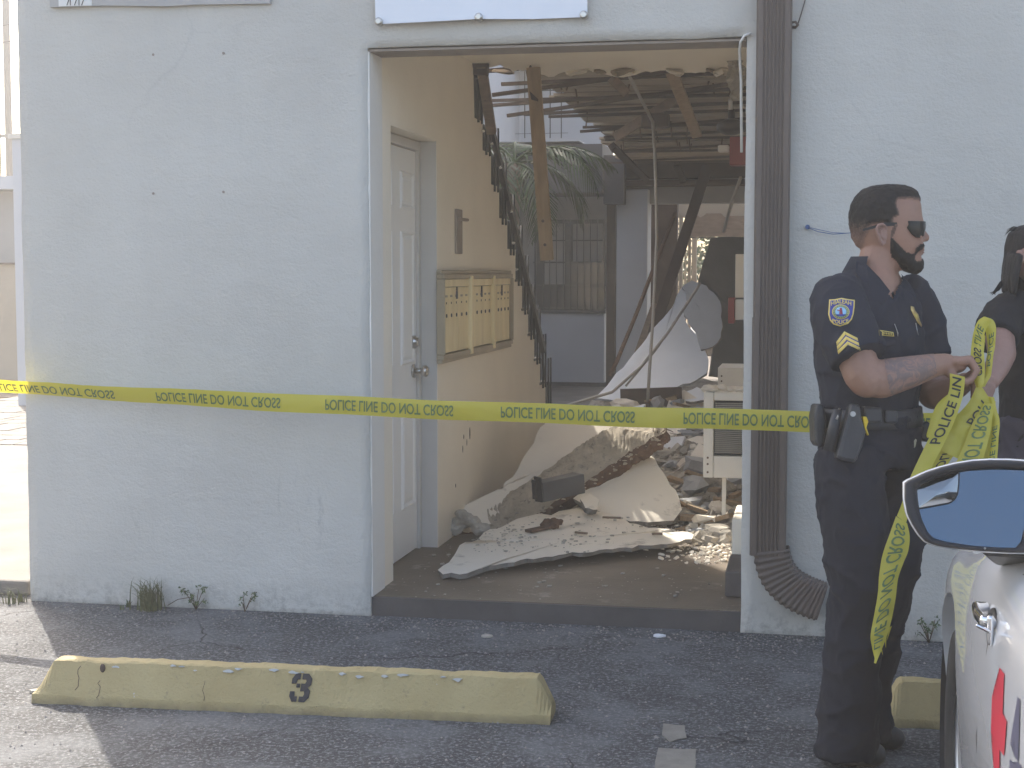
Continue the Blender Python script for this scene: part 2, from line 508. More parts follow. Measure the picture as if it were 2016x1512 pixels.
# skin
def skin(name, base, red):
    m, nt, b = new_mat(name)
    v = coords(nt)
    c = ramp(nt, tex_noise(nt, v, 7, 4), [(.3, base), (.75, red)])
    c = mix(nt, ramp(nt, tex_noise(nt, v, 60, 3), [(.45, 0.0), (.75, .25)]), c, mul(base, .75))
    nt.links.new(c, b.inputs['Base Color']); b.inputs['Roughness'].default_value = .5
    b.inputs['Subsurface Weight'].default_value = .08; b.inputs['Subsurface Radius'].default_value = (.01, .004, .002); b.inputs['Subsurface Scale'].default_value = .5
    bump(nt, b, tex_noise(nt, v, 160, 3), .12, .003)
    return m
M['skin'] = skin('tanned_skin', (.26, .142, .092), (.31, .158, .105))
M['skin2'] = skin('warm_skin', (.25, .145, .108), (.30, .165, .125))
# tattooed forearm: ink pattern in the skin itself
m, nt, b = new_mat('tattoo_ink')
v = coords(nt)
c = ramp(nt, tex_noise(nt, v, 26, 6, .7, 1.2), [(.42, (.25, .138, .098)), (.56, (.15, .10, .085))])
nt.links.new(c, b.inputs['Base Color']); b.inputs['Roughness'].default_value = .5
M['tattoo'] = m

# asphalt
m, nt, b = new_mat('worn_asphalt')
v = coords(nt)
c = ramp(nt, tex_noise(nt, v, 1.1, 6, .6), [(.3, (.032, .032, .034)), (.7, (.070, .070, .071))])
sp = ramp(nt, tex_noise(nt, v, 62, 4, .75), [(.50, 0.0), (.60, 1.0)])
c = mix(nt, sp, c, (.175, .18, .185))
sp2 = ramp(nt, tex_noise(nt, v, 150, 2, .6), [(.3, 1.0), (.42, 0.0)])
c = mix(nt, sp2, c, (.022, .022, .024))
sp3 = ramp(nt, tex_noise(nt, v, 34, 4, .75), [(.62, 0.0), (.67, 1.0)])
c = mix(nt, sp3, c, (.30, .30, .30))
pt = ramp(nt, tex_noise(nt, v, 2.2, 8, .75), [(.47, 0.0), (.62, .6)])
c = mix(nt, pt, c, (.155, .16, .165))
wv = nt.nodes.new('ShaderNodeMixRGB'); wv.inputs[0].default_value = .22
nz_ = nt.nodes.new('ShaderNodeTexNoise'); nz_.inputs['Scale'].default_value = 3.5; nz_.inputs['Detail'].default_value = 6
nt.links.new(v, nz_.inputs['Vector']); nt.links.new(v, wv.inputs[1]); nt.links.new(nz_.outputs['Color'], wv.inputs[2])
vo = nt.nodes.new('ShaderNodeTexVoronoi'); vo.feature = 'DISTANCE_TO_EDGE'; vo.inputs['Scale'].default_value = .85
nt.links.new(wv.outputs[0], vo.inputs['Vector'])
cr = ramp(nt, vo.outputs['Distance'], [(.0, 1.0), (.0045, 0.0)])
cr = mix(nt, ramp(nt, tex_noise(nt, v, 1.7, 3), [(.46, 0.0), (.56, 1.0)]), (0, 0, 0), cr)
c = mix(nt, cr, c, (.014, .014, .015))
c = mix(nt, ramp(nt, tex_noise(nt, v, 1.6, 5, .6, .6), [(.60, 0.0), (.70, .55)]), c, (.03, .03, .032))
nt.links.new(c, b.inputs['Base Color']); b.inputs['Roughness'].default_value = .85; b.inputs['Specular IOR Level'].default_value = .35
hh = mix(nt, .5, tex_noise(nt, v, 95, 3, .7), tex_noise(nt, v, 12, 5))
hh = mix(nt, cr, hh, (0, 0, 0))
bump(nt, b, hh, .8, .012)
M['asphalt'] = m

# wheel stop paint: yellow-beige coat over grey concrete, chipped
m, nt, b = new_mat('chipped_yellow_paint')
v = coords(nt)
c = ramp(nt, tex_noise(nt, v, 5, 5), [(.3, (.40, .31, .14)), (.7, (.46, .37, .18))])
ch = ramp(nt, tex_noise(nt, v, 16, 7, .7), [(.67, 0.0), (.70, 1.0)])
c = mix(nt, ch, c, (.52, .50, .46))
gr = ramp(nt, tex_noise(nt, v, 20, 9, .8), [(.57, 0.0), (.74, .8)])
c = mix(nt, gr, c, (.15, .125, .085))
mu = nt.nodes.new('ShaderNodeTexCoord'); sp_ = nt.nodes.new('ShaderNodeSeparateXYZ'); nt.links.new(mu.outputs['Object'], sp_.inputs[0])
low = nt.nodes.new('ShaderNodeMapRange'); low.inputs[1].default_value = .028; low.inputs[2].default_value = .0; nt.links.new(sp_.outputs['Z'], low.inputs[0])
lm = nt.nodes.new('ShaderNodeMath'); lm.operation = 'MULTIPLY'; nt.links.new(low.outputs[0], lm.inputs[0]); nt.links.new(tex_noise(nt, v, 30, 5), lm.inputs[1])
c = mix(nt, lm.outputs[0], c, (.13, .11, .075))
nt.links.new(c, b.inputs['Base Color']); b.inputs['Roughness'].default_value = .75
bump(nt, b, mix(nt, .5, tex_noise(nt, v, 14, 7, .7), tex_noise(nt, v, 75, 5, .7)), .85, .014)
M['stop'] = m

# beam top: ribbed scratch coat
m, nt, b = new_mat('ribbed_scratch_coat')
v = coords(nt, (1, 1, 1))
c = ramp(nt, tex_noise(nt, v, 9, 6, .65), [(.3, (.38, .325, .25)), (.7, (.62, .55, .44))])
c = mix(nt, ramp(nt, tex_noise(nt, coords(nt, (1, 1, 1)), 30, 6, .7), [(.55, 0.0), (.68, .8)]), c, (.19, .165, .14))
nt.links.new(c, b.inputs['Base Color']); b.inputs['Roughness'].default_value = .95
bump(nt, b, tex_noise(nt, v, 55, 6, .75), 1.0, .02)
M['scratch'] = m
M['jamb'] = mat('lightened_jamb', (.80, .77, .71), .7, .04, 3, .25, 30)

# ================================================================== SETTING
FY = 6.33                 # facade plane
XC = -3.485               # left corner of the building
XL, XR = -1.869, -0.272   # left and right walls of the passage
FZ = 0.085                # passage floor height

# ground: one sheet, finer near the wall
g = MB()
g.add([(-45, -14, 0), (45, -14, 0), (45, 45, 0), (-45, 45, 0)], [(0, 1, 2, 3)])
gr = g.build('asphalt_ground', M['asphalt'], kind='structure')

# passage floor slab, with a dark painted front edge
f = MB(); f.box((XL - .25, FY + .03, .0), (XR + .1, 30, FZ)); fl = f.build('passage_floor', M['floor'], kind='structure')
e = MB(); e.box((XL, FY + .012, .0), (XR, FY + .028, FZ - .003)); e.build('step_riser', M['step_edge'], fl)
# courtyard ground beyond the stairs
c = MB(); c.box((-9, 8.62, .0), (XL - .26, 30, FZ - .02)); c.build('courtyard_ground', M['concrete'], kind='structure')

# pale concrete apron and paver strips at the far left
ap = MB(); ap.box((-12, 6.42, 0), (XC - .06, 11.2, .07)); ap.build('concrete_apron', M['concrete'], kind='structure', bevel=.015)
s1 = MB(); s1.box((-12, 11.2, 0), (XC - .06, 11.55, .045)); s1.build('soil_strip', M['soil'], kind='structure')
pv = MB(); pv.box((-12, 11.55, 0), (XC - .06, 16.2, .04)); pvr = pv.build('paver_strip', M['soil'], kind='structure')
pm = None
for i in range(22):
    for j in range(14):
        x0 = -8.9 + i * .24 + (j % 2) * .12; y0 = 11.57 + j * .33
        if x0 > XC - .33: continue
        if pm is None:
            q = MB(); q.box((0, 0, 0), (.225, .315, .05))
            o = q.build('paver', M['paver'], pvr); pm = o.data
            for v_ in pm.vertices: v_.co += WLOC[pvr.name]
        else:
            o = bpy.data.objects.new('paver', pm); COL.objects.link(o); o.parent = pvr
        o.location = Vector((x0, y0, .02 + random.uniform(0, .005))) - WLOC[pvr.name]
s2 = MB(); s2.box((-12, 16.2, 0), (XC - .06, 16.6, .05)); s2.build('soil_strip', M['soil'], kind='structure')
s3 = MB(); s3.box((-12, 16.6, 0), (XC - .06, 22, .06)); s3.build('far_pavement', M['concrete'], kind='structure')

# ================================================================== THE FRONT BUILDING
HB = 5.55
bld = thing('building', 'white stucco building with an open passage whose ceiling has fallen in', 'building', (XC, FY, 0))

def wall_sheet(x0, x1, z0, z1, y, hole=None, step=.05, amp=.0028):
    """front sheet of uneven stucco with wavering edges (as grid), depth .2"""
    mb = MB(); idx = {}
    xs = sorted(set([x0, x1] + ([hole[0], hole[1]] if hole else [])))
    zs = sorted(set([z0, z1] + ([hole[2]] if hole else [])))
    def fill(a):
        out = []
        for p, q in zip(a, a[1:]):
            k = max(1, round((q - p) / step)); out += [p + (q - p) * i / k for i in range(k)]
        return out + [a[-1]]
    xs = fill(xs); zs = fill(zs)
    def vid(i, j):
        if (i, j) not in idx:
            x, z = xs[i], zs[j]
            wob = Vector((nz((x, z, 1), 3, 3) * amp * 1.6 + nz((x, z, 1), 17, 5) * amp, nz((x, z, 0), 4, 1) * amp * 1.5 + nz((x, z, 0), 12, 2) * amp * .6, nz((x, z, 2), 5, 7) * amp * 1.6))
            idx[(i, j)] = len(mb.v); mb.v.append(Vector((x, y, z)) + wob)
        return idx[(i, j)]
    for i in range(len(xs) - 1):
        for j in range(len(zs) - 1):
            if hole and hole[0] - 1e-6 <= xs[i] and xs[i + 1] <= hole[1] + 1e-6 and zs[j + 1] <= hole[2] + 1e-6: continue
            mb.f.append((vid(i, j), vid(i + 1, j), vid(i + 1, j + 1), vid(i, j + 1))); mb.sm.append(True)
    # give it thickness: extrude the boundary backwards
    cnt = {}
    for fc in mb.f:
        for a, b_ in zip(fc, fc[1:] + fc[:1]):
            k = (min(a, b_), max(a, b_)); cnt.setdefault(k, []).append((a, b_))
    back = {}
    def bk(a):
        if a not in back:
            back[a] = len(mb.v); p = mb.v[a].copy(); p.y = y + .2; mb.v.append(p)
        return back[a]
    for k, l in cnt.items():
        if len(l) == 1:
            a, b_ = l[0]; mb.f.append((b_, a, bk(a), bk(b_))); mb.sm.append(False)
    return mb

fw_ = wall_sheet(XC, 5.6, -.03, HB, FY, (XL, XR, 2.452))
fo = fw_.build('facade_wall', M['stucco'], bld)
# soffit of the opening: the shade under the lintel put into a taupe colour
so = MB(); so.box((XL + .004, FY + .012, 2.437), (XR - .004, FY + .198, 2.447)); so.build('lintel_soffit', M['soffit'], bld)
rj = MB(); rj.box((XL - .01, FY + .006, FZ), (XL + .0065, FY + .1985, 2.436)); rj.build('lightened_return', M['jamb'], bld)  # added panel, its lighter colour offsets the shade on this return
# left block (the room behind the door) and right block
lb = MB()
lb.box((XC, FY + .2, 0), (XC + .2, 8.6, HB)); lb.build('side_wall', M['stucco'], bld)
bk_ = MB(); bk_.box((XC + .2, 8.4, 0), (XL - .26, 8.6, HB)); bk_.build('back_wall', M['cream'], bld)
rf = MB(); rf.box((XC, FY + .2, HB), (5.6, 8.6, HB + .12)); rf.box((XR, 8.6, HB), (5.6, 21, HB + .12)); rf.build('roof_slab', M['grey_wall'], bld)
rb = MB(); rb.box((XR, FY + .2, 0), (XR + .2, 19.0, HB)); rb.build('passage_right_wall', M['cream'], bld)
rb = MB(); rb.box((5.4, FY + .2, 0), (5.6, 21, HB)); rb.build('far_right_wall', M['stucco'], bld)

# passage left wall: stub, door recess, wall with stepped end under the stairs
Y0, YD0, YD1 = FY + .2, 6.69, 7.552
RD = .10                                                 # depth of the door recess
ZD = onX(862, 279, XL).z
stp = [(966.8, 299, 363), (982.7, 372, 429), (998.8, 433, 490), (1014.8, 495, 551), (1028, 552, 608), (1040, 611, 658), (1052, 660, 707), (1063.5, 710, 754), (1074, 756, 800)]
prof = [(8.375, 2.66)]
c0 = onX(932, 140, XL); prof += [(c0.y, c0.z)]
edges = []
p = onX(935, 232, XL); prof += [(onX(934, 150, XL).y, onX(934, 232, XL).z), (onX(950, 234, XL).y, onX(934, 232, XL).z)]
p2 = onX(951, 296, XL); prof += [(onX(950, 234, XL).y, p2.z)]
for (px_, ya, yb) in stp:
    Yc = onX(px_, ya, XL).y; zb = onX(px_, yb, XL).z; za = prof[-1][1]
    prof += [(Yc, za), (Yc, zb)]; edges.append((Yc, za, zb))
Ylast = onX(1078, 800, XL).y
prof += [(Ylast, prof[-1][1]), (Ylast, FZ - .02)]
def yz(poly, x0, x1):
    mb = MB(); mb.prism([(x1, y, z) for y, z in poly], (x0 - x1, 0, 0)); return mb
wl_ = yz([(YD1, FZ - .02), (YD1, ZD)] + [(YD1, 2.66)] + prof, XL - .14, XL); wl_.build('stair_wall', M['cream'], bld)
st_ = MB(); st_.box((XL - .14, Y0, FZ - .02), (XL, YD0, 2.66)); st_.build('wall_stub', M['cream'], bld)
hd = MB(); hd.box((XL - .14, YD0, ZD), (XL, YD1, 2.66)); hd.build('door_header', M['cream'], bld)
jb = MB(); jb.box((XL - RD - .01, YD1 - .004, FZ), (XL - .003, YD1 - .001, ZD)); jb.build('door_reveal', M['frame_grey'], bld)
# fine pale line of the metal frame
fr = MB(); fr.box((XL - RD - .02, YD1 - .055, FZ), (XL - RD + .018, YD1 - .004, ZD - .004)); fr.box((XL - RD - .02, YD0 + .0, ZD - .05), (XL - RD + .018, YD1 - .056, ZD - .004))
fr.build('door_frame', M['frame_grey'], bld, bevel=.004)
# door leaf with raised panels
dz0, dz1 = FZ + .008, ZD - .056
dr = MB(); dr.box((XL - RD - .03, YD0 - .06, dz0), (XL - RD + .002, YD1 - .06, dz1))
door = dr.build('door', M['white_door'], bld)
xf = XL - RD + .002
def panel(y0, y1, z0, z1):
    mb = MB()
    for k, (i, dx) in enumerate(((0, .0), (.012, .008), (.028, .001), (.04, .006))):
        pass
    rs = []
    for i, dx in ((0, .0), (.010, .009), (.024, .001), (.042, .007)):
        rs.append([Vector((xf + dx, y0 + i, z0 + i)), Vector((xf + dx, y1 - i, z0 + i)), Vector((xf + dx, y1 - i, z1 - i)), Vector((xf + dx, y0 + i, z1 - i))])
    mb.rings(rs, True, False); mb.build('panel', M['white_door'], door)
ya_, yb_ = onX(787, 400, xf).y, onX(812, 400, xf).y
hz_ = lambda y: onX(800, y, xf).z
for (zt, zb_) in ((hz_(338), hz_(412)), (hz_(455), hz_(718)), (hz_(800), hz_(1000))):
    panel(ya_, yb_, min(zt, zb_), max(zt, zb_))
    panel(ya_ - .40, yb_ - .40, min(zt, zb_), max(zt, zb_))
yk = YD1 - .06 - .065
zk, zd = onX(826, 727, xf).z, onX(820, 672, xf).z
kn = MB(); kn.cyl((xf, yk, zk), (1, 0, 0), .034, .012, 20); kn.cyl((xf + .012, yk, zk), (1, 0, 0), .014, .035, 14)
kn.tube([(xf + .045, yk, zk), (xf + .052, yk, zk), (xf + .068, yk, zk), (xf + .078, yk, zk), (xf + .080, yk, zk)], [.016, .027, .030, .024, .012], 20); kn.build('door_knob', M['nickel'], door)
db = MB(); db.tube([(xf, yk, zd), (xf + .016, yk, zd), (xf + .022, yk, zd), (xf + .034, yk, zd)], [.034, .033, .024, .022], 20); db.build('deadbolt', M['nickel'], door)

# raised plate above the mailboxes, its darker colour standing for a shadowed recess
nm = MB(); a = onX(895, 500, XL); b2 = onX(906, 500, XL); zt = onX(900, 412, XL).z; zb_ = onX(900, 500, XL).z
nm.box((XL - .001, a.y, zb_), (XL + .014, b2.y, zt)); nm.box((XL, a.y + .02, zt - .06), (XL + .03, b2.y + .09, zt - .045)); nm.build('dark_recess_plate', M['soffit'], bld, bevel=.004)
# chips knocked out of the paint
for (px_, py_, s_) in ((921, 822, .012), (925, 853, .02), (913, 860, .012), (911, 884, .01), (919, 871, .009), (897, 956, .009)):
    q = onX(px_, py_, XL); ch_ = MB(); ch_.ball(q, (.002, s_ * .6, s_ * random.uniform(1, 2.2)), n=8, k=5); ch_.build('paint_chip', M['dark_wood'], bld)

# ceiling slab stub with a broken edge, and the bare boards of the walkway beyond
cz = 2.66
edge_px = [(905, 128), (925, 126), (960, 134), (985, 128), (1010, 142), (1040, 136), (1062, 146), (1080, 152), (1110, 142), (1150, 138), (1190, 146), (1215, 152), (1240, 150), (1262, 143), (1300, 139), (1360, 143), (1405, 139), (1455, 141), (1490, 138)]
ragpx = ragged(edge_px, 9, 2.6, 3, closed=False)
low = [onZ(px_, py_, cz) for px_, py_ in ragpx]
pts = [Vector((XL - .14, Y0, cz))] + [Vector((XL - .14, low[0].y, cz))] + low + [Vector((XR, low[-1].y, cz)), Vector((XR, Y0, cz))]
cs = MB(); cs.prism(pts, (0, 0, .17)); cs.build('ceiling_slab', M['cream'], bld)
# flakes of plaster peeling down from the edge
rnd = random.Random(17)
for i in range(11):
    px_ = rnd.uniform(985, 1445); w_ = rnd.uniform(14, 58); h_ = rnd.uniform(5, 15); sl = rnd.uniform(-.25, .25); pp = []
    for k in range(9):
        a = 6.283 * k / 9; pp.append(at(px_ + math.cos(a) * w_ / 2 * rnd.uniform(.6, 1.1), 143 + math.sin(a) * h_ / 2 * rnd.uniform(.4, 1.3) + math.cos(a) * w_ * sl * .5, 8.62 + rnd.uniform(0, .05) + .1 * i / 11))
    q = MB(); q.prism(pp, (0, .02, .012)); q.build('hanging_plaster', M['plaster'] if i % 3 else M['deck'], bld)

# walkway ceiling beyond the break: boards across, furring bars under them
rnd = random.Random(4)
lefts = [(8.75, 1020), (9.6, 1062), (10.6, 1068), (11.6, 1090), (12.8, 1142), (14.2, 1186), (15.6, 1204), (17.2, 1222), (18.6, 1226)]
def left_at(Y):
    for (a, xa), (b_, xb) in zip(lefts, lefts[1:]):
        if a <= Y <= b_: return xa + (xb - xa) * (Y - a) / (b_ - a)
    return lefts[-1][1]
CZ2 = 2.82
y = 8.72; k = 0
while y < 18.55:
    w_ = .29
    ym = y + w_ / 2; px_ = left_at(ym) + rnd.uniform(-22, 16)
    r_ = ray(px_, 300); xl = onY(px_, 300, ym).x
    dz = rnd.uniform(-.02, .02)
    if not (k in (2,)):
        q = MB(); q.box((xl, y, CZ2 + dz), (XR - .001, y + w_ - .012, CZ2 + .022 + dz)); q.build('ceiling_board', M['deck'], bld)
    y += w_; k += 1
bars = [(8.95, .05), (9.45, .09), (9.95, .02), (10.35, .11), (10.75, .05), (11.2, .0), (11.7, .03), (12.25, .01), (12.8, .05), (13.4, .0), (14.0, .02), (14.7, .0), (15.4, .03), (16.2, .0), (17.0, .02), (17.8, .0)]
for i, (yb, sag) in enumerate(bars):
    px_ = left_at(yb) - (rnd.uniform(60, 150) if yb < 12 else rnd.uniform(-30, 40)); xl = onY(px_, 300, yb).x
    q = MB(); q.beam((xl, yb - sag * .7, CZ2 - .05 - sag * 1.9), (XR + rnd.uniform(-.25, 0), yb, CZ2 - .045), .035, .022); q.build('furring_bar', M['bar_brown'], bld)
for i in range(24):
    yb = rnd.uniform(9, 16); px_ = rnd.uniform(max(left_at(yb), 1100), 1440); xx = onY(px_, 250, yb).x
    q = MB(); q.tube([(xx, yb, CZ2), (xx + rnd.uniform(-.02, .02), yb, CZ2 - rnd.uniform(.06, .16))], .006, 5); q.build('tie_wire', M['rust'], bld)
# upper floor slab over the walkway, so the boards are seen from below against it
us = MB(); us.box((onY(1120, 300, 12).x, 8.75, CZ2 + .06), (XR - .002, 18.9, CZ2 + .2)); us.build('walkway_slab', M['old_wood'], bld)

# cable at the top of the opening, hook beside the gutter
q = MB(); q.tube([onY(1478, 66, FY - .01), onY(1466, 70, FY - .012), onY(1458, 82, FY + .0), onY(1456, 100, FY + .06), onY(1457, 124, FY + .1), onY(1459, 160, FY + .12), onY(1460, 300, FY + .12)], .006, 6)
tag(q.build('door_cable', M['white_plastic']), 'thin pale cable bent round the top right corner of the opening', 'cable')
q = MB(); q.tube([onY(1554, 52, FY - .005), onY(1559, 44, FY - .03), onY(1566, 43, FY - .035), onY(1571, 49, FY - .03), onY(1566, 54, FY - .02), onY(1558, 53, FY - .003)], .006, 6)
q.tube([onY(1571, 47, FY - .02), onY(1578, 25, FY - .01), onY(1588, -10, FY - .01)], .0025, 5)
tag(q.build('wire_hook', M['brown_metal']), 'small twisted wire hook on the wall right of the brown downpipe', 'hook')
for px_, py_ in ((303, 108), (441, 105), (303, 381), (441, 378)):
    q = MB(); q.cyl(onY(px_, py_, FY + .004), (0, -1, 0), .006, .008, 8); q.build('screw_plug', M['soffit'], bld)
# small bump stops at the right foot of the opening
q = MB(); q.box((XR - .075, 7.05, FZ), (XR - .001, 7.5, .36)); q.build('plinth_block', M['cream'], bld, bevel=.01)
q = MB(); q.box((XR - .08, 6.62, FZ), (XR - .001, 7.04, .20)); q.build('dark_plinth_block', M['step_edge'], bld, bevel=.008)

# ------------------------------------------------------------------ mailboxes
mbx = thing('mailbox_panel', 'bronze wall mailbox panel with three banks of narrow doors', 'mailboxes', tuple(onX(940, 715, XL)))
def yy(px_): return onX(px_, 620, XL + .03).y
zt_, zb_ = onX(870, 532, XL).z, onX(870, 714, XL).z
fy0, fy1 = yy(870), yy(1007)
q = MB()
q.box((XL + .001, fy0, zt_ - .045), (XL + .04, fy1, zt_ - .02)); q.box((XL + .001, fy0, zb_ + .02), (XL + .04, fy1, zb_ + .045)); q.box((XL + .001, fy0, zt_ - .0198), (XL + .03, fy1, zt_)); q.box((XL + .001, fy0, zb_), (XL + .03, fy1, zb_ + .0198))
q.box((XL + .001, fy0, zb_ + .046), (XL + .045, fy0 + .016, zt_ - .046)); q.box((XL + .001, fy1 - .016, zb_ + .046), (XL + .045, fy1, zt_ - .046))
q.build('mailbox_frame', M['brass_frame'], mbx, bevel=.004)
q = MB(); q.box((XL + .001, fy0 + .03, zb_ + .046), (XL + .012, fy1 - .03, zt_ - .046)); q.build('back_plate', M['brass_frame'], mbx)
secs = [(yy(873.5), yy(922.5)), (yy(926.5), yy(967.5)), (yy(970.5), yy(1003.5))]
for si, (a, b_) in enumerate(secs):
    a = max(a, fy0 + .019); b_ = min(b_, fy1 - .019)
    hdr = MB(); hdr.box((XL + .0125, a, zt_ - .085), (XL + .034, b_, zt_ - .048)); hdr.build('header_strip', M['brass'], mbx)
    n_ = 5; w_ = (b_ - a) / n_
    for j in range(n_):
        y0 = a + j * w_ + .0015; y1 = a + (j + 1) * w_ - .0015
        d_ = MB(); dx = .028 + random.uniform(-.001, .002)
        d_.box((XL + .0125, y0, zb_ + .052), (XL + dx, y1, zt_ - .089)); dd = d_.build('mailbox_door', M['brass'], mbx, bevel=.002)
        ym = (y0 + y1) / 2; zm = zb_ + (zt_ - zb_) * .55
        t_ = MB(); t_.box((XL + dx, ym - .022, zm + .075), (XL + dx + .002, ym + .022, zm + .086)); t_.build('name_slot', M['brass_frame'], dd)
        t_ = MB(); t_.cyl((XL + dx - .001, ym, zm + .045), (1, 0, 0), .006, .003, 8); t_.build('peep_hole', M['black'], dd)
        t_ = MB(); t_.cyl((XL + dx - .001, ym, zm - .02), (1, 0, 0), .010, .005, 10); t_.build('lock', M['dark_grey'], dd)
    ym = (a + b_) / 2
    t_ = MB(); t_.box((XL + .0315, ym - .02, zt_ - .15), (XL + .0335, ym + .02, zt_ - .11)); t_.cyl((XL + .031, ym, zt_ - .10), (1, 0, 0), .013, .004, 8); t_.build('emblem', M['dark_grey'], mbx)
    if si < 2:
        t_ = MB(); t_.box((XL + .0125, b_ + .004, zb_ + .02), (XL + .048, secs[si + 1][0] - .004, zt_ - .03)); t_.build('divider', M['brass'], mbx, bevel=.002)

M['step_dark'] = mat('dark_step_tone', (.030, .031, .033), .6, .2, 6, .2, 40)  # near-black tone for every step
# ------------------------------------------------------------------ stairs: dark steps rising towards the street behind the stepped wall
stair = thing('staircase', 'dark outside staircase with a black railing rising behind the stepped cream wall', 'stairs', (XL - .5, 10.8, FZ))
allst = [(onX(934, 180, XL).y, onX(934, 140, XL).z, onX(934, 225, XL).z), (onX(950, 260, XL).y, onX(950, 240, XL).z, onX(950, 290, XL).z)] + edges
for i, (yc, za, zb_) in enumerate(allst):
    run = .22 if i < 8 else .10
    q = MB(); hgt = abs(za - zb_)
    pr = [(yc + .002, zb_ + .004), (yc + .002, za), (yc + run, za), (yc + run, zb_ - .05), (yc + run * .7, zb_ - .055)]
    if i > 5: pr = [(yc + .002, zb_ + .004), (yc + .002, za), (yc + run, za), (yc + run, zb_ + .004)]
    q.prism([(XL + .0 - .004, y_, z_) for y_, z_ in pr], (-1.05, 0, 0)); q.build('step', M['step_dark'], stair, bevel=.02)
    if i > 4:
        q = MB(); q.box((XL - 1.05, yc - .03, zb_ - .012), (XL + .008, yc + .13, zb_ + .003)); q.build('nosing', M['concrete'], stair)
# railing
ra, rb_ = onX(975, 250, XL + .02), onX(1066, 640, XL + .02)
q = MB(); q.beam(onX(943, 150, XL + .02), onX(1070, 690, XL + .02), .03, .045); q.build('handrail', M['near_black'], stair)
for i, (yc, za, zb_) in enumerate(allst):
    for dy in (.05, .15):
        q = MB(); q.tube([(XL + .012, yc + dy, zb_ - .04), (XL + .012, yc + dy, za + .16)], .0075, 6); q.build('baluster', M['near_black'], stair)
for px_, py_ in ((953, 148), (951, 258), (968, 283), (1007, 416), (1011, 478), (985, 330), (1017, 530)):
    q = MB(); q.ball(onX(px_, py_, XL + .045), (.012, .018, .010), n=8, k=6); q.build('glint_bead', M['chrome'], stair)  # chrome beads added to make the glints along the railing

# ================================================================== COURTYARD WING (far end)
wing = thing('courtyard_wing', 'shaded back wing of the courtyard with a barred window over a pale panel', 'building', (-2.6, 19, FZ))
YB = 19.0
def yrect(px0, py0, px1, py1, Y, t, name, m, parent=None, bevel=0, dy=0):
    a = onY(px0, py1, Y); c_ = onY(px1, py0, Y)
    q = MB(); q.box((min(a.x, c_.x), Y + dy, min(a.z, c_.z)), (max(a.x, c_.x), Y + dy + t, max(a.z, c_.z)))
    return q.build(name, m, parent, bevel)
yrect(880, 380, 1196, 800, YB + .16, .2, 'back_wall', M['grey_wall'], wing)
yrect(860, 283, 1186, 382, YB - .9, 1.0, 'roof_fascia', M['dark_grey'], wing)
yrect(860, 276, 1140, 282.4, YB - .95, .5, 'roof_edge', M['blue_grey'], wing)
yrect(1060, 617, 1190, 752, YB - .02, .17, 'wall_panel', M['blue_grey'], wing, .01)
yrect(1050, 611, 1192, 616, YB - .06, .2, 'window_sill', M['dark_grey'], wing)
win = yrect(1052, 432, 1190, 611, YB + .06, .09, 'window', M['glass_dark'], wing)
yrect(1072, 440, 1112, 560, YB + .045, .012, 'curtain', M['blind'], win)
yrect(1128, 440, 1186, 515, YB + .045, .012, 'curtain', M['blind'], win)
for i in range(11):
    px_ = 1054 + i * 13.4
    yrect(px_, 432, px_ + 2.4, 611, YB - .03, .014, 'window_bar', M['near_black'], win)
for py_ in (436, 472, 515, 560, 605):
    yrect(1050, py_, 1192, py_ + 3, YB - .016, .01, 'window_bar', M['near_black'], win)
yrect(1193, 392, 1211, 770, YB - .35, .25, 'dark_post', M['dark_wood'], wing)
yrect(1212, 372, 1276, 790, YB - .5, .4, 'pale_column', M['blue_grey'], wing, .015)
yrect(1277, 350, 1334, 800, YB + .3, .2, 'dark_doorway', M['dark_wood'], wing)
yrect(1188, 305, 1228, 402, YB - .75, .24, 'beam_end', M['dark_grey'], wing)
yrect(1215, 306, 1500, 352, YB - .5, .2, 'beam_face', M['dark_wood'], wing)
yrect(1229, 352, 1500, 366, YB - .6, .3, 'cross_beam', M['dark_wood'], wing)
yrect(1229, 340, 1500, 402, YB - .3, .2, 'lintel_wall', M['grey_wall'], wing)
yrect(1060, 754, 1200, 800, YB - .06, .2, 'base_strip', M['dark_grey'], wing)
# conduit box and wire on the column
# far end of the corridor: lit gate with carved valance, garden beyond
YE = 22.0
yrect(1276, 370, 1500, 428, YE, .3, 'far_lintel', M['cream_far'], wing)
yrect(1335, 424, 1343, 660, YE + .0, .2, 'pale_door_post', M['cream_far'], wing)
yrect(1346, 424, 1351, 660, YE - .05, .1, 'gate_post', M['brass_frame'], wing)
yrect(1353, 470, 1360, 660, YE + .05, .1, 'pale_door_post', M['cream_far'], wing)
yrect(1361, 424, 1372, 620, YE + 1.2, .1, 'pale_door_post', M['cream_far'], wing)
val = [(1349, 466), (1349, 424), (1374, 424), (1378, 428), (1386, 424), (1390, 420), (1420, 420), (1424, 425), (1430, 429), (1436, 425), (1470, 425), (1470, 466)]
q = MB(); q.prism([onY(x, y_, YE - .1) for x, y_ in val], (0, .06, 0)); q.build('carved_valance', M['old_wood'], wing, .004)
yrect(1349, 466.5, 1470, 469, YE - .12, .1, 'valance_rail', M['dark_wood'], wing)
yrect(1432, 470, 1500, 660, YE + .0, .2, 'far_wall', M['grey_wall'], wing)
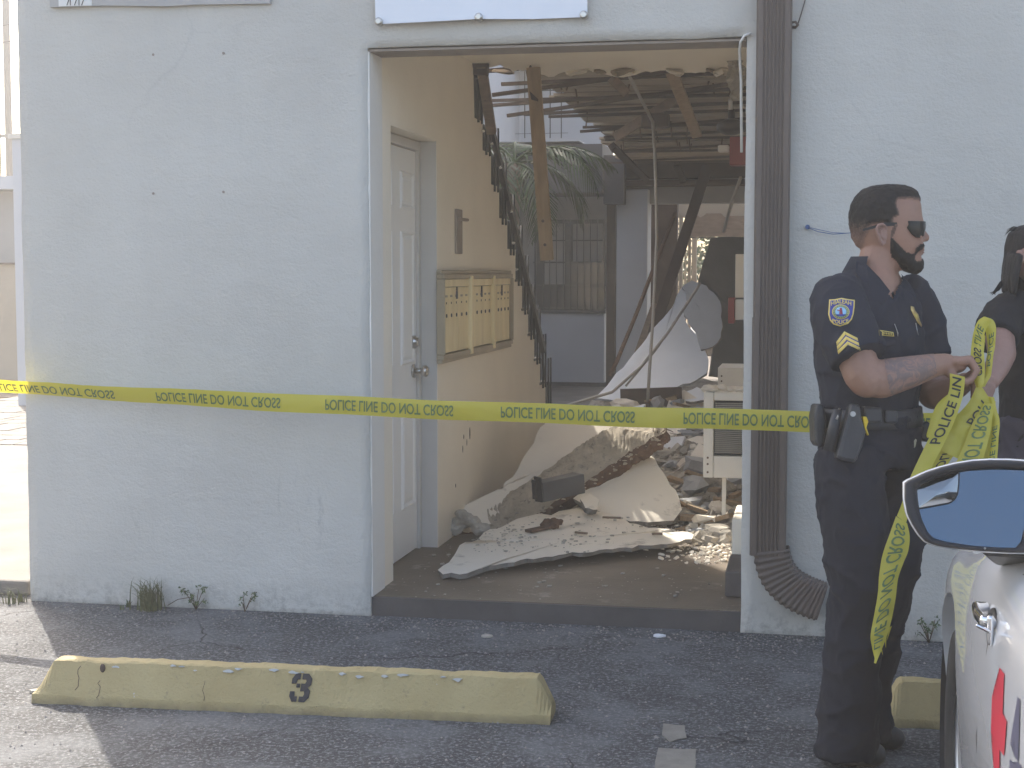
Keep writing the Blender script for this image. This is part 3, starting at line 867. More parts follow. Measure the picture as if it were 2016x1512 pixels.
# upper storey beyond the courtyard: pale shaded wall with barred openings
up = thing('upper_building', 'pale upper storey with black window bars seen above the courtyard roof', 'building', (-5, 23, 0))
yrect(700, 20, 1300, 300, 23.2, .2, 'upper_wall', M['blue_grey'], up)
yrect(700, 300, 1130, 700, 23.3, .2, 'lower_wall', M['grey_wall'], up)
for px_ in (968, 988, 1012, 1032, 1058, 1082, 1104):
    yrect(px_, 140, px_ + 2, 272, 22.7, .02, 'window_bar', M['near_black'], up)
for py_ in (178, 224, 262):
    yrect(940, py_, 1118, py_ + 2.4, 22.68, .018, 'window_bar', M['near_black'], up)
yrect(930, 60, 1130, 132, 22.6, .5, 'upper_eave', M['old_wood'], up)

# unseen wall added to shade the courtyard, stepped to leave a slot for sun
sun_wall = thing('sun_blocker', 'unseen grey wall added to keep the sun out of the courtyard', 'building', (-4.5, 15, 0))
for y0_, y1_, h_ in ((9.3, 11.5, 3.4), (11.5, 13.25, 7.1), (13.25, 14.85, 5.2), (14.85, 23.0, 8.0)):
    q = MB(); q.box((-4.6, y0_, 0), (-4.4, y1_ - .003, h_)); q.build('wall', M['blue_grey'], sun_wall)

# garden tree beyond the gate
def leaf_cloud(mb, c, r, n, size, rnd, squash=1.0):
    for _ in range(n):
        while True:
            p = Vector((rnd.uniform(-1, 1), rnd.uniform(-1, 1), rnd.uniform(-1, 1)))
            if .25 < p.length < 1: break
        p = Vector(c) + Vector((p.x * r, p.y * r, p.z * r * squash))
        a = Vector((rnd.uniform(-1, 1), rnd.uniform(-1, 1), rnd.uniform(-1, 1))).normalized(); b_ = a.orthogonal().normalized()
        s = size * rnd.uniform(.5, 1.4)
        mb.add([p - a * s, p + b_ * s * .4, p + a * s, p - b_ * s * .4], [(0, 1, 2, 3)])
rnd = random.Random(9)
gt = thing('garden_tree', 'leafy green tree beyond the gate at the end of the passage', 'tree', tuple(onZ(1400, 700, FZ) + Vector((0, 3, 0))))
tc_ = onY(1395, 520, 26)
q = MB(); q.tube([(tc_.x, 26, FZ), (tc_.x + .05, 26.05, 1.0), (tc_.x - .05, 26, tc_.z)], [.1, .08, .04], 8); q.build('trunk', M['palm_trunk'], gt)
q = MB()
for i in range(14): leaf_cloud(q, (tc_.x + rnd.uniform(-.8, .8), 26 + rnd.uniform(-.5, .5), tc_.z + rnd.uniform(-.7, .9)), .35, 130, .07, rnd)
q.build('crown', M['leaf'], gt)

# palm in the courtyard
pc = at(1012, 322, 14.0)
palm = thing('palm_tree', 'green palm with drooping fronds in the courtyard behind the stairs', 'tree', (pc.x, pc.y, FZ))
q = MB(); q.tube([(pc.x - .12, pc.y + .1, FZ), (pc.x - .08, pc.y + .05, 1.3), (pc.x, pc.y, pc.z)], [.10, .085, .07], 10); q.build('trunk', M['palm_trunk'], palm)
rnd = random.Random(12)
def frond(az, el, L, droop):
    mb = MB(); d = Vector((math.cos(az), math.sin(az), 0)); n_ = 26; pts = []; p = pc.copy(); e_ = el
    for i in range(n_):
        pts.append(p.copy()); p = p + (d * math.cos(e_) + ZV * math.sin(e_)) * (L / n_); e_ -= droop / n_
    mb.tube(pts, [.014 * (1 - i / n_) + .003 for i in range(n_)], 5)
    side = d.cross(ZV).normalized()
    for i in range(3, n_):
        t = i / n_; ll = L * .34 * math.sin(math.pi * min(1, .15 + t * .95)) ** .7 + .04
        dirn = (pts[i] - pts[i - 1]).normalized()
        for s_ in (-1, 1):
            w = (side * s_ * .8 + dirn * .75 - ZV * rnd.uniform(.15, .55)).normalized()
            a = pts[i]; m_ = a + w * ll * .5; e2 = a + w * ll - ZV * ll * .28; tk = dirn * .011
            mb.add([a - tk, a + tk, m_ + tk * 1.1, e2, m_ - tk * 1.1], [(0, 1, 2, 4), (4, 2, 3)])
    mb.build('frond', M['palm'], palm)
for k in range(12):
    frond(k * 2 * math.pi / 12 + rnd.uniform(-.2, .2), rnd.uniform(-.25, 1.1), rnd.uniform(.85, 1.2), rnd.uniform(1.4, 2.4))

# ================================================================== FAR LEFT: neighbouring wall, pole
cl = thing('side_column', 'narrow white corner pier standing back beyond the left edge of the building', 'pier', tuple(onZ(36, 800, .06)))
P0 = onZ(36, 800, .06)
x0, x1 = onY(29, 500, P0.y).x, onY(62, 500, P0.y).x
zt = onY(35, 273, P0.y).z
q = MB(); q.box((x0, P0.y, .05), (x1, P0.y + .5, zt)); q.build('shaft', M['blue_grey'], cl)
q = MB(); q.box((x0 - .03, P0.y - .03, zt), (x1 + .03, P0.y + .53, zt + .05)); q.build('cap', M['stucco'], cl)
lw = thing('neighbour_house', 'cream and grey neighbouring house with a pale flat roof at the far left', 'building', tuple(onZ(0, 742, .06)))
YN = onZ(0, 748, .06).y
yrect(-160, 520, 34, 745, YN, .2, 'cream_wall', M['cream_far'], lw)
yrect(-160, 376, 34, 518, YN + .5, .2, 'grey_wall', M['grey_wall'], lw)
yrect(-160, 517, 34, 521, YN - .05, .6, 'ledge', M['dark_wood'], lw)
yrect(-160, 346, 34, 374, YN + .2, 1.5, 'roof_edge', M['blue_grey'], lw)
pr = onY(19, 340, 25); q = MB(); q.tube([(pr.x, 25, 0), (pr.x, 25, 11)], [.066, .062], 10)
up_ = thing('utility_pole', 'weathered grey utility pole with thin lines against the bright sky', 'pole', (pr.x, 25, 0)); q.build('shaft', M['wood_pole'], up_)
q = MB(); q.box((pr.x - .5, 24.9, onY(10, 272, 25).z), (pr.x + .6, 24.93, onY(10, 265, 25).z)); q.build('cross_arm', M['wood_pole'], up_)
q = MB(); q.tube([(pr.x - .115, 24.9, 1), (pr.x - .115, 24.9, 11)], .014, 6); q.build('riser_cable', M['near_black'], up_)
for dz in (0, .55):
    q = MB(); a = onY(5, 50 + dz * 60, 24.9); q.tube([(a.x - 10, 24.9, a.z + .8), (a.x, 24.9, a.z), (a.x + 2, 24.9, a.z + .1)], .006, 5); q.build('line', M['near_black'], up_)

# ================================================================== DOWNPIPE
dp = thing('downpipe', 'brown ribbed metal downpipe with a curved shoe at its foot', 'downpipe', (-.163, FY - .05, .05))
xa, xb = onY(1483, 600, FY - .09).x, onY(1552, 600, FY - .09).x
dpt = .095
prof_ = []; nr = 6; yf = FY - .012 - dpt
prof_ += [(xa, FY - .012), (xa, yf + .012), (xa + .008, yf)]
wv_ = (xb - xa - .016)
m0, m1 = xa + .008 + wv_ * .14, xa + .008 + wv_ * .86
for i in range(nr):
    u0 = m0 + (m1 - m0) * i / nr; u1 = m0 + (m1 - m0) * (i + 1) / nr; d = (u1 - u0)
    prof_ += [(u0 + d * .15, yf), (u0 + d * .3, yf + .007), (u0 + d * .7, yf + .007), (u0 + d * .85, yf)]
prof_ += [(xb - .008, yf), (xb, yf + .012), (xb, FY - .012)]
ztop = 4.6; zj = onY(1517, 640, FY - .1).z; zbot = onY(1517, 1085, FY - .1).z
def pipe(z0, z1, grow, name):
    mb = MB(); cx_ = (xa + xb) / 2; rs = []
    for z in (z0, z1):
        rs.append([Vector((cx_ + (x - cx_) * grow, FY - .012 + (y_ - FY + .012) * grow, z)) for x, y_ in prof_])
    mb.rings(rs, True, False); return mb.build(name, M['brown_metal'], dp)
pipe(zj, ztop, 1.0, 'upper_length'); pipe(zbot - .02, zj + .03, 1.045, 'lower_length')
# shoe: corrugated bend to the right
L = [(1484, 1086), (1486, 1108), (1492, 1130), (1501, 1150), (1513, 1167), (1527, 1181), (1543, 1193), (1560, 1203), (1578, 1211), (1594, 1217), (1608, 1221)]
Rr = [(1553, 1080), (1555, 1095), (1559, 1108), (1565, 1119), (1573, 1128), (1583, 1135), (1593, 1140), (1603, 1145), (1613, 1149), (1622, 1152), (1630, 1155)]
q = MB(); rs = []
N = 60
def lerp_list(a, t):
    u = t * (len(a) - 1); i = min(int(u), len(a) - 2); w = u - i
    return (a[i][0] + (a[i + 1][0] - a[i][0]) * w, a[i][1] + (a[i + 1][1] - a[i][1]) * w)
for i in range(N + 1):
    t = i / N; cor = 1.0 + (.035 if (i % 4) in (1, 2) else -.02)
    l = onY(*lerp_list(L, t), FY - .09); r_ = onY(*lerp_list(Rr, t), FY - .09)
    c_ = (l + r_) / 2; l = c_ + (l - c_) * cor; r_ = c_ + (r_ - c_) * cor; dd_ = dpt * cor
    def yv(p, y_): return Vector((p.x, y_, p.z))
    rs.append([yv(l, FY - .01), yv(l, FY - dd_), yv(l.lerp(r_, .12), FY - .014 - dd_), yv(l.lerp(r_, .88), FY - .014 - dd_), yv(r_, FY - dd_), yv(r_, FY - .01)])
q.rings(rs, False, False); q.build('curved_shoe', M['brown_metal'], dp)

# banner and old sign panel on the facade
bt = [onY(x, y_, FY - .03) for x, y_ in ((740, 48), (840, 44), (942, 38), (1050, 37), (1156, 33))]
q = MB(); rows = []
for j in range(7):
    z_ = j / 6 * .9; rows.append([Vector((p.x, p.y - .012 * math.sin(i * 1.3 + j) - .004, p.z + z_)) for i, p in enumerate(bt)])
rows2 = [[p + Vector((0, .004, 0)) for p in r] for r in rows]
for rr_ in (rows, rows2):
    b0 = len(q.v); q.add([p for r in rr_ for p in r], [(j * 5 + i, j * 5 + i + 1, (j + 1) * 5 + i + 1, (j + 1) * 5 + i) for j in range(6) for i in range(4)], True)
ban = q.build('banner', M['banner']); tag(ban, 'plain white vinyl banner fixed over the passage opening', 'banner')
for px_, py_ in ((745, 42), (942, 33), (1149, 29)):
    c_ = onY(px_, py_, FY - .05); q = MB(); q.tube([c_ + Vector((0, .03, 0)), c_, c_ - Vector((0, .006, 0))], [.017, .017, .010], 14); q.build('grommet', M['nickel'], ban)
q = MB(); a = onY(98, 14, FY - .02); b2 = onY(532, 7, FY - .02)
q.prism([a, onY(200, 11, FY - .02), onY(330, 12, FY - .02), onY(380, 9, FY - .02), b2, b2 + Vector((0, 0, .5)), a + Vector((0, 0, .5))], (0, .018, 0))
sg = q.build('old_sign_panel', M['sign_grey']); tag(sg, 'weathered grey sign panel at the top left of the white facade', 'sign')
a, b2 = onY(116, 13, FY - .022), onY(181, 11, FY - .022)
q = MB(); q.prism([a, b2, b2 + Vector((0, 0, .12)), a + Vector((0, 0, .12))], (0, -.003, 0)); lab = q.build('white_label', M['white_plastic'], sg)
for i, px_ in enumerate((134, 141, 149, 158, 163)):
    c_ = onY(px_, 5, FY - .027); q = MB(); q.beam(c_ - Vector((.006, 0, .012)), c_ + Vector((.006 * (-1) ** i, 0, .018)), .002, .004, up=(0, 1, 0)); q.build('scribble', M['dark_grey'], lab)

# blue string on a nail
q = MB(); q.cyl(onY(1590, 447, FY), (0, -1, 0), .010, .014, 8); nl = q.build('wall_nail', M['blue_string']); tag(nl, 'small dark nail in the wall holding a thin blue string', 'nail')
q = MB(); q.tube([onY(1590, 447, FY - .012), onY(1612, 452, FY - .03), onY(1640, 458, FY - .05), onY(1668, 459, FY - .06), onY(1700, 456, FY - .06), onY(1760, 450, FY - .03)],   .0013, 5)
q.tube([onY(1590, 448, FY - .012), onY(1610, 456, FY - .03), onY(1640, 461, FY - .04), onY(1680, 458, FY - .05)], .0016, 5)
tag(q.build('string', M['blue_string']), 'thin blue string strung along the wall behind the officer', 'string')

# ================================================================== WHEEL STOPS
def wheel_stop(A, B, Ab, Bb, h, name, label, detail):
    """A,B front foot ends, Ab,Bb top back edge ends; ends bevelled, edges worn"""
    root = None
    ax = (B - A).normalized(); dp_ = Vector((-ax.y, ax.x, 0)); Lg = (B - A).length
    Wd = .165
    sec = [(0, 0), (.004, .030), (.052, h - .004), (.062, h), (.108, h), (.118, h - .004), (Wd - .004, .030), (Wd, 0)]
    rs = []; n_ = 150
    for i in range(n_ + 1):
        t = i / n_; s = t * Lg
        e0 = min(1, s / .075); e1 = min(1, (Lg - s) / .06)
        rg = []
        for (d, z) in sec:
            k = z / h
            cut = 0
            if s < .001: cut = k * .075
            z2 = z
            zz = z
            off = 0
            lim = min(1, (s + .02) / .085) if s < .065 else min(1, (Lg - s + .03) / .075)
            zz = min(z, h * max(lim, .22))
            p = A + ax * s + dp_ * d
            jit = Vector((nz((s, d, z), 9, 3), nz((s, d, z), 11, 4), nz((s, d, z), 10, 5) if z > .01 else 0)) * (.0045 if z > .02 else .011) + Vector((0, 0, (nz((s, d, z), 30, 6) * .003 + nz((s, d, z), 60, 8) * .0022) if z > .02 else 0))
            rg.append(Vector((p.x, p.y, zz)) + jit)
        rs.append(rg)
    mb = MB(); mb.rings(rs, True, False)
    o = mb.build(name, M['stop']); o.data.polygons.foreach_set('use_smooth', [False] * len(o.data.polygons)); tag(o, label, 'wheel stop')
    return o, ax, dp_, sec
A, B = onZ(62, 1385, 0), onZ(1083, 1428, 0)
ws, ax, dpv, sec = wheel_stop(A, B, None, None, .145, 'wheel_stop', 'long pale yellow concrete wheel stop stencilled with a black 3 on its front', 1)
M['primer'] = mat('old_primer', (.46, .46, .44), .8, .2, 30, .2, 60)
# stencil 3 on the sloping front
def stop_uv(u, v):     # u along metres, v 0..1 up the slope
    d0, z0 = sec[1]; d1, z1 = sec[2]
    nrm = (dpv * -(z1 - z0) + ZV * (d1 - d0)).normalized()
    return A + ax * u + dpv * (d0 + (d1 - d0) * v) + ZV * (z0 + (z1 - z0) * v) + nrm * .0055
best = min((abs(on_u), k_) for k_, on_u in [(k, ((stop_uv(k / 500, .5) - EYE).dot(RT) / (stop_uv(k / 500, .5) - EYE).dot(FW) * FPX + CXP - 591)) for k in range(0, 900)])[1] / 500
w_ = .074; u0 = best - w_ / 2
blocks = [[(.05, .62), (.05, .78), (.2, .95), (.42, .95), (.42, .76), (.30, .76), (.26, .62)], [(.52, .95), (.8, .95), (.98, .80), (.98, .60), (.84, .50), (.52, .50), (.52, .62), (.70, .62), (.74, .70), (.70, .77), (.52, .77)],
          [(.30, .50), (.46, .50), (.46, .62), (.30, .62)],
          [(.52, .50), (.84, .50), (.98, .40), (.98, .18), (.8, .03), (.52, .03), (.52, .20), (.70, .20), (.74, .28), (.70, .38), (.52, .38)], [(.05, .36), (.05, .20), (.2, .03), (.42, .03), (.42, .20), (.30, .20), (.26, .36)]]
q = MB()
for bl in blocks:
    q.prism([stop_uv(u0 + x * w_ + (y_ - .5) * .010, y_ * .86 + .08) for x, y_ in bl], (dpv * -.3 + ZV * .3).normalized() * -.003)
q.build('stencilled_number', M['stencil'], ws)
# chips of white primer along the top edge and knocks
rnd = random.Random(21)
for u in (.29, .50, .53, .58, .70, .735, .86, .93, .96, 1.1, 1.16, 1.25, 1.31, 1.45, 1.5):
    vv_ = rnd.uniform(.86, .99); c_ = stop_uv(u, vv_) - (dpv * .5 + ZV * .5) * 0; q = MB(); n_ = 9; r_ = rnd.uniform(.004, .013)
    up2 = (stop_uv(u, 1) - stop_uv(u, 0)).normalized()
    q.prism([c_ + ax * math.cos(k * 6.28 / n_) * r_ * rnd.uniform(.7, 1.9) + up2 * math.sin(k * 6.28 / n_) * r_ * rnd.uniform(.2, .7) for k in range(n_)], (dpv - ZV * .4) * .006); q.build('paint_chip', M['primer'], ws)
for u, v0_, v1_ in ((.62, .05, .62), (.24, .0, .5), (.16, .2, .9), (1.02, .0, .2)):
    q = MB(); q.tube([stop_uv(u + rnd.uniform(-.006, .006), v0_ + (v1_ - v0_) * k / 6) - (dpv * -.0045 + ZV * .0045) for k in range(7)], .0012, 5); q.build('crack', M['dark_wood'], ws)
q = MB(); c_ = stop_uv(.245, .82); q.ball(c_ + dpv * .004, (.010, .008, .016), n=10, k=6); q.build('knocked_hole', M['dark_wood'], ws)
A2, B2 = onZ(1735, 1432, 0), onZ(1735, 1432, 0) + ax * 1.75
wheel_stop(A2, B2, None, None, .145, 'wheel_stop', 'pale yellow wheel stop partly hidden behind the officer and the white car', 0)

# faded brown paint patches in the bay
for pts_ in ([(1296, 1472), (1371, 1474), (1366, 1540), (1284, 1540)], [(1306, 1424), (1348, 1428), (1352, 1452), (1320, 1460), (1303, 1446)]):
    q = MB(); q.prism([onZ(x, y_, .004) for x, y_ in ragged(pts_, 12, 1.5, 5)], (0, 0, -.003)); q.build('faded_floor_marking', M['patch_brown'], gr)

# weeds at the foot of the wall
def tuft(px_, py_, n_, hgt, spread, name, label, m, seed):
    rnd = random.Random(seed); b0 = onZ(px_, py_, 0); b0.y = min(b0.y, FY - .05); mb = MB()
    for i in range(n_):
        a = rnd.uniform(0, 6.28); L_ = hgt * rnd.uniform(.5, 1.15); s_ = b0 + Vector((rnd.gauss(0, spread * .25), rnd.uniform(-.05, .03), 0)); d = Vector((math.cos(a), math.sin(a) * .5 - .25, 0)) * rnd.uniform(.15, .9); w = Vector((math.cos(a + 1.57), math.sin(a + 1.57), 0)) * .0035
        pts = [s_ + d * (L_ * t * t * .9) + ZV * (L_ * (t - .42 * t * t)) for t in (0, .33, .66, 1)]
        for k in range(3):
            k0 = 1 - k / 3.2; k1 = 1 - (k + 1) / 3.2
            mb.add([pts[k] - w * k0, pts[k] + w * k0, pts[k + 1] + w * k1, pts[k + 1] - w * k1], [(0, 1, 2, 3)])
    o = mb.build(name, m); tag(o, label, 'weed'); return o
tuft(298, 1200, 120, .24, .10, 'grass_tuft', 'green grass tuft growing at the foot of the white wall', M['grass'], 3)
tuft(258, 1192, 18, .06, .05, 'small_weed', 'tiny dark weed just left of the grass tuft', M['leaf'], 4)
tuft(52, 1178, 34, .11, .10, 'small_weed', 'yellowish weed at the left corner of the building', M['grass'], 14)
def sprig(px_, py_, label, seed, n_):
    rnd = random.Random(seed); b0 = onZ(px_, py_, 0); b0.y = min(b0.y, FY - .03); root = thing('sprig_weed', label, 'weed', tuple(b0)); mb = MB(); lf = MB()
    for i in range(n_):
        d = Vector((rnd.uniform(-1, 1), rnd.uniform(-.4, .05), 0)) * .05; hgt = rnd.uniform(.03, .11); pts = [b0, b0 + d * .6 + ZV * hgt * .5, b0 + d * 1.3 + ZV * hgt]; mb.tube(pts, .0016, 4)
        for k in range(3): leaf_cloud(lf, pts[-1] + Vector((rnd.uniform(-.012, .012), 0, rnd.uniform(-.015, .012))), .012, 5, .008, rnd)
    mb.build('stem', M['twig'], root); lf.build('leaves', M['leaf'], root)
sprig(392, 1197, 'thin dry sprig of weed between the grass tuft and the opening', 5, 8)
sprig(485, 1203, 'small withered sprig at the wall foot nearest the opening', 6, 4)
sprig(1828, 1262, 'small leafy weed at the wall foot behind the white car', 8, 7)
q = MB(); q.tube([onZ(330, 1192, .03), onZ(350, 1180, .05), onZ(375, 1176, .07)], .002, 4); tag(q.build('dry_stalk', M['twig']), 'single dry stalk leaning from the grass tuft', 'stalk')

# grit: a fine scatter of stones, stuff
rnd = random.Random(31); q = MB()
for i in range(2600):
    if i < 900: p = Vector((rnd.uniform(XC - .5, 1.2), FY - abs(rnd.gauss(0, .12)) - .01, 0))
    else: p = Vector((rnd.uniform(-3.4, 1.0), rnd.uniform(3.9, 6.3), 0))
    s = rnd.uniform(.002, .006) * (1.6 if rnd.random() < .06 else 1)
    q.add([p + Vector((s, 0, 0)), p + Vector((0, s, 0)), p + Vector((-s, 0, 0)), p + Vector((0, -s, 0)), p + Vector((0, 0, s))], [(0, 1, 4), (1, 2, 4), (2, 3, 4), (3, 0, 4)])
q.build('grit', M['pebble'], kind='stuff')
for (px_, py_, s, lab_) in ((1297, 1253, .022, 'white plaster scrap on the asphalt in front of the step'), (958, 1254, .02, 'pale scrap on the asphalt left of the white one'), (70, 1362, .02, 'dark stone beside the left end of the wheel stop')):
    c_ = onZ(px_, py_, .003); q = MB(); n_ = 7; q.prism([c_ + Vector((math.cos(k * 6.28 / n_) * s * rnd.uniform(.6, 1.4), math.sin(k * 6.28 / n_) * s * rnd.uniform(.5, 1.2), 0)) for k in range(n_)], (0, 0, .008))
    tag(q.build('scrap', M['plaster_white'] if 'white' in lab_[:6] else M['concrete_chunk']), lab_, 'scrap')
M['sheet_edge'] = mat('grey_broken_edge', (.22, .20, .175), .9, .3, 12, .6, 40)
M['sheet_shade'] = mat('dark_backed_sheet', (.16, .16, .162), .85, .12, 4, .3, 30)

# ================================================================== FALLEN CEILING
def sheet(name, outline, p3, thick, m_, label, cat, seed=1, step=14, amp=3.0, curl=0.0, m2=None, group=None, bow=0.0, edge_m=None):
    """broken sheet in the plane through three (px,py,depth) points; outline in photo pixels; gets real thickness, ragged rim"""
    a, b_, c_ = [at(*p) for p in p3]
    n = (b_ - a).cross(c_ - a).normalized()
    if n.dot(EYE - a) < 0: n = -n
    out = [on_plane(p.x, p.y, a, n) for p in ragged(outline, step, amp, seed)]
    cen = sum(out, Vector()) / len(out); rad = max((p - cen).length for p in out)
    # fill: rim, inner rings towards centre
    rings_ = []
    for k in (1.0, .97, .7, .4, .15):
        rg = []
        for p in out:
            q_ = cen.lerp(p, k); rr = (q_ - cen).length / rad
            rg.append(q_ + n * (bow * (1 - rr * rr) + curl * rr ** 3 + nz(q_, 5, seed) * .006))
        rings_.append(rg)
    N = len(out); mb = MB()
    vs = [p for r in rings_ for p in r] + [cen + n * bow]
    fs = []
    for i in range(4):
        for j in range(N): k = (j + 1) % N; fs.append((i * N + j, i * N + k, (i + 1) * N + k, (i + 1) * N + j))
    for j in range(N): fs.append((4 * N + j, 4 * N + (j + 1) % N, 5 * N))
    mb.add(vs, fs, True)
    o = mb.build(name, m_)
    tag(o, label, cat, group)
    # the broken thickness below, a darker core
    core = MB(); rnd = random.Random(seed + 50)
    top = rings_[0]; lowr = [p - n * thick * rnd.uniform(.8, 1.2) + (cen - p).normalized() * rnd.uniform(-.006, .012) for p in top]
    inner = [cen.lerp(p, .6) - n * thick for p in top]
    core.rings([[p - n * .0015 for p in top], lowr, inner], False, False)
    core.f.append(tuple(range(2 * N, 3 * N))); core.sm.append(False)
    core.build('broken_edge', edge_m or M['sheet_edge'], o)
    return o, n, a

# big sheet leaning at the back left (C)
sheet('plaster_sheet', [(872, 1018), (930, 990), (985, 968), (1018, 930), (1040, 890), (1062, 846), (1088, 822), (1120, 812), (1185, 818), (1232, 828), (1262, 842), (1240, 870), (1195, 905), (1120, 950), (1040, 1000), (960, 1035), (895, 1040)],
      [(880, 1018, 8.35), (1230, 835, 9.5), (1085, 830, 9.35)], .03, M['plaster'], 'cream plaster sheet leaning on the left wall behind the broken beam', 'plaster sheet', 3, bow=.02)
# sheet at the right under the beam (B)
sheet('plaster_sheet', [(1128, 985), (1165, 955), (1215, 925), (1275, 893), (1290, 905), (1312, 945), (1336, 985), (1342, 1008), (1326, 1028), (1290, 1031), (1240, 1030), (1195, 1015), (1160, 1000)],
      [(1150, 1000, 8.45), (1330, 1020, 8.4), (1278, 898, 8.95)], .03, M['plaster'], 'cream plaster sheet with a rounded corner right of the broken beam', 'plaster sheet', 5, bow=.025)
# front flat sheet (A)
oA, nA, aA = sheet('plaster_sheet', [(862, 1122), (884, 1108), (896, 1092), (905, 1076), (940, 1066), (952, 1052), (990, 1040), (1032, 1020), (1062, 1012), (1085, 1016), (1118, 1006), (1160, 998), (1200, 1010), (1240, 1032), (1290, 1042), (1340, 1048), (1366, 1055), (1362, 1064), (1300, 1076), (1270, 1078), (1180, 1086), (1100, 1097), (1000, 1112), (950, 1120), (905, 1130), (872, 1130)],
      [(868, 1124, 7.06), (1360, 1058, 7.82), (1060, 1012, 8.35)], .02, M['plaster'], 'large pale plaster sheet lying flat at the front of the passage floor', 'plaster sheet', 7, 12, 3.2, bow=.012)
# small broken pieces between
sheet('plaster_piece', [(1142, 982), (1160, 972), (1180, 985), (1176, 1004), (1152, 1000)], [(1142, 985, 8.3), (1178, 1000, 8.25), (1160, 972, 8.4)], .03, M['plaster'], 'small white plaster piece wedged under the broken beam', 'plaster piece', 9, 7, 1.5)

# the long broken beam: ribbed plaster face on a rusty brown underside
P = {}
tl = [(886, 1012), (925, 1000), (975, 985), (1030, 955), (1090, 915), (1150, 870), (1190, 845), (1245, 832), (1300, 830), (1312, 842)]
bl_ = [(884, 1046), (935, 1050), (990, 1040), (1040, 1020), (1085, 995), (1140, 958), (1195, 920), (1240, 890), (1290, 860), (1312, 848)]
def dep(t): return 8.22 + .62 * t
beam = thing('broken_beam', 'long broken beam with ribbed plaster face and rusty brown edge lying across the sheets', 'broken beam', tuple(at(885, 1050, 8.25)))
q = MB(); rows = []; NB = 170
for i in range(NB + 1):
    t = i / NB
    u = lerp_list(tl, t); l = lerp_list(bl_, t); d = dep(t)
    a = at(u[0], u[1], d + .24); b_ = at(l[0], l[1], d)
    row = []
    for k in range(9):
        w = k / 8; p = a.lerp(b_, w)
        p += Vector((0, -.02, .03)) * math.sin(w * math.pi) * .6
        p += Vector((nz(p, 18, 2), nz(p, 18, 3), nz(p, 22, 4))) * .012 + ZV * (.005 * math.sin(i * 2.1) * (.5 + nz(p, 6, 9)))
        row.append(p)
    rows.append(row)
q.rings(rows, False, False, closed=False); q.build('ribbed_face', M['scratch'], beam)
e = MB(); rows2 = []
for i in range(NB + 1):
    p = rows[i][8]; t = i / NB; h_ = .085 * min(1, .45 + t * 1.6) * (1 if t < .93 else .7)
    jit = Vector((nz(p, 20, 6), nz(p, 20, 7), nz(p, 20, 8))) * .012
    rows2.append([p, p + Vector((.006, -.012, -h_ * .35)) + jit, p + Vector((.01, .0, -h_ * .7)) - jit * .8, p + Vector((.02, .05, -h_)), p + Vector((.0, .22, -h_ * .8)), rows[i][0] - ZV * .03, rows[i][0]])
e.rings(rows2, False, False, closed=False)
e.f.append(tuple(range(7))); e.sm.append(False); e.f.append(tuple(reversed(range(NB * 7, NB * 7 + 7)))); e.sm.append(False)
e.build('rusty_edge', M['rust'], beam)
rnd = random.Random(3)
for i in range(70):
    t = rnd.uniform(.28, .99); p = rows[int(t * NB)][8] + Vector((rnd.uniform(-.01, .01), -.010, -rnd.uniform(.0, .05))); q = MB(); s = rnd.uniform(.003, .011)
    q.ball(p, (s * rnd.uniform(.8, 2.4), s * .5, s * rnd.uniform(.4, .9)), n=5, k=3); q.build('plaster_crumb', M['scratch'], beam)
for i in range(10):
    t = rnd.uniform(.8, 1.0); p = rows[int(t * NB)][rnd.randint(2, 8)]; q = MB(); d = Vector((rnd.uniform(-.2, .4), rnd.uniform(-.2, .1), rnd.uniform(0, .12)))
    q.tube([p, p + d * .15 + ZV * .02, p + d * .35], .002, 4); q.build('lath_wire', M['rust'], beam)
q = MB(); p0 = at(905, 1030, 8.15)
for dx, dz, r_ in ((0, 0, .055), (.06, .012, .05), (-.035, -.03, .05), (.11, -.03, .05), (.02, .05, .04)): q.ball(p0 + Vector((dx, rnd.uniform(-.03, .03), dz)), (r_, r_, r_ * .75), n=10, k=7)
rk = remeshed(q, .009, 1, .4, disp=lambda v: nz(v, 34, 3) * .014 + nz(v, 12, 3) * .02); rk.sm = [False] * len(rk.f); rk.build('broken_end', M['concrete_chunk'], beam)

# dark metal channel lying on the beam
br = thing('dark_metal_bracket', 'dark folded metal channel lying on the broken beam', 'bracket', tuple(at(1095, 980, 8.05)))
c0_, c1_ = at(1056, 968, 8.12), at(1138, 950, 8.3)
axb = (c1_ - c0_); Lb = axb.length; axb.normalize(); upb = (ZV - axb * axb.z).normalized(); nb_ = axb.cross(upb)
if nb_.dot(EYE - c0_) < 0: nb_ = -nb_
Mx = Matrix.Translation(c0_) @ Matrix((axb, nb_, upb)).transposed().to_4x4()
q = MB(); q.box((0, .05, -.052), (Lb, .056, .052), Mx); q.build('face_plate', M['dark_grey'], br, bevel=.003)
q = MB(); q.box((0, -.04, .046), (Lb, .0495, .052), Mx); q.build('top_flange', M['dark_grey'], br)
q = MB(); q.box((-.012, .0, -.05), (-.004, .056, .085), Mx); q.box((-.045, .02, -.03), (-.038, .05, .075), Mx); q.build('bent_tab', M['near_black'], br)
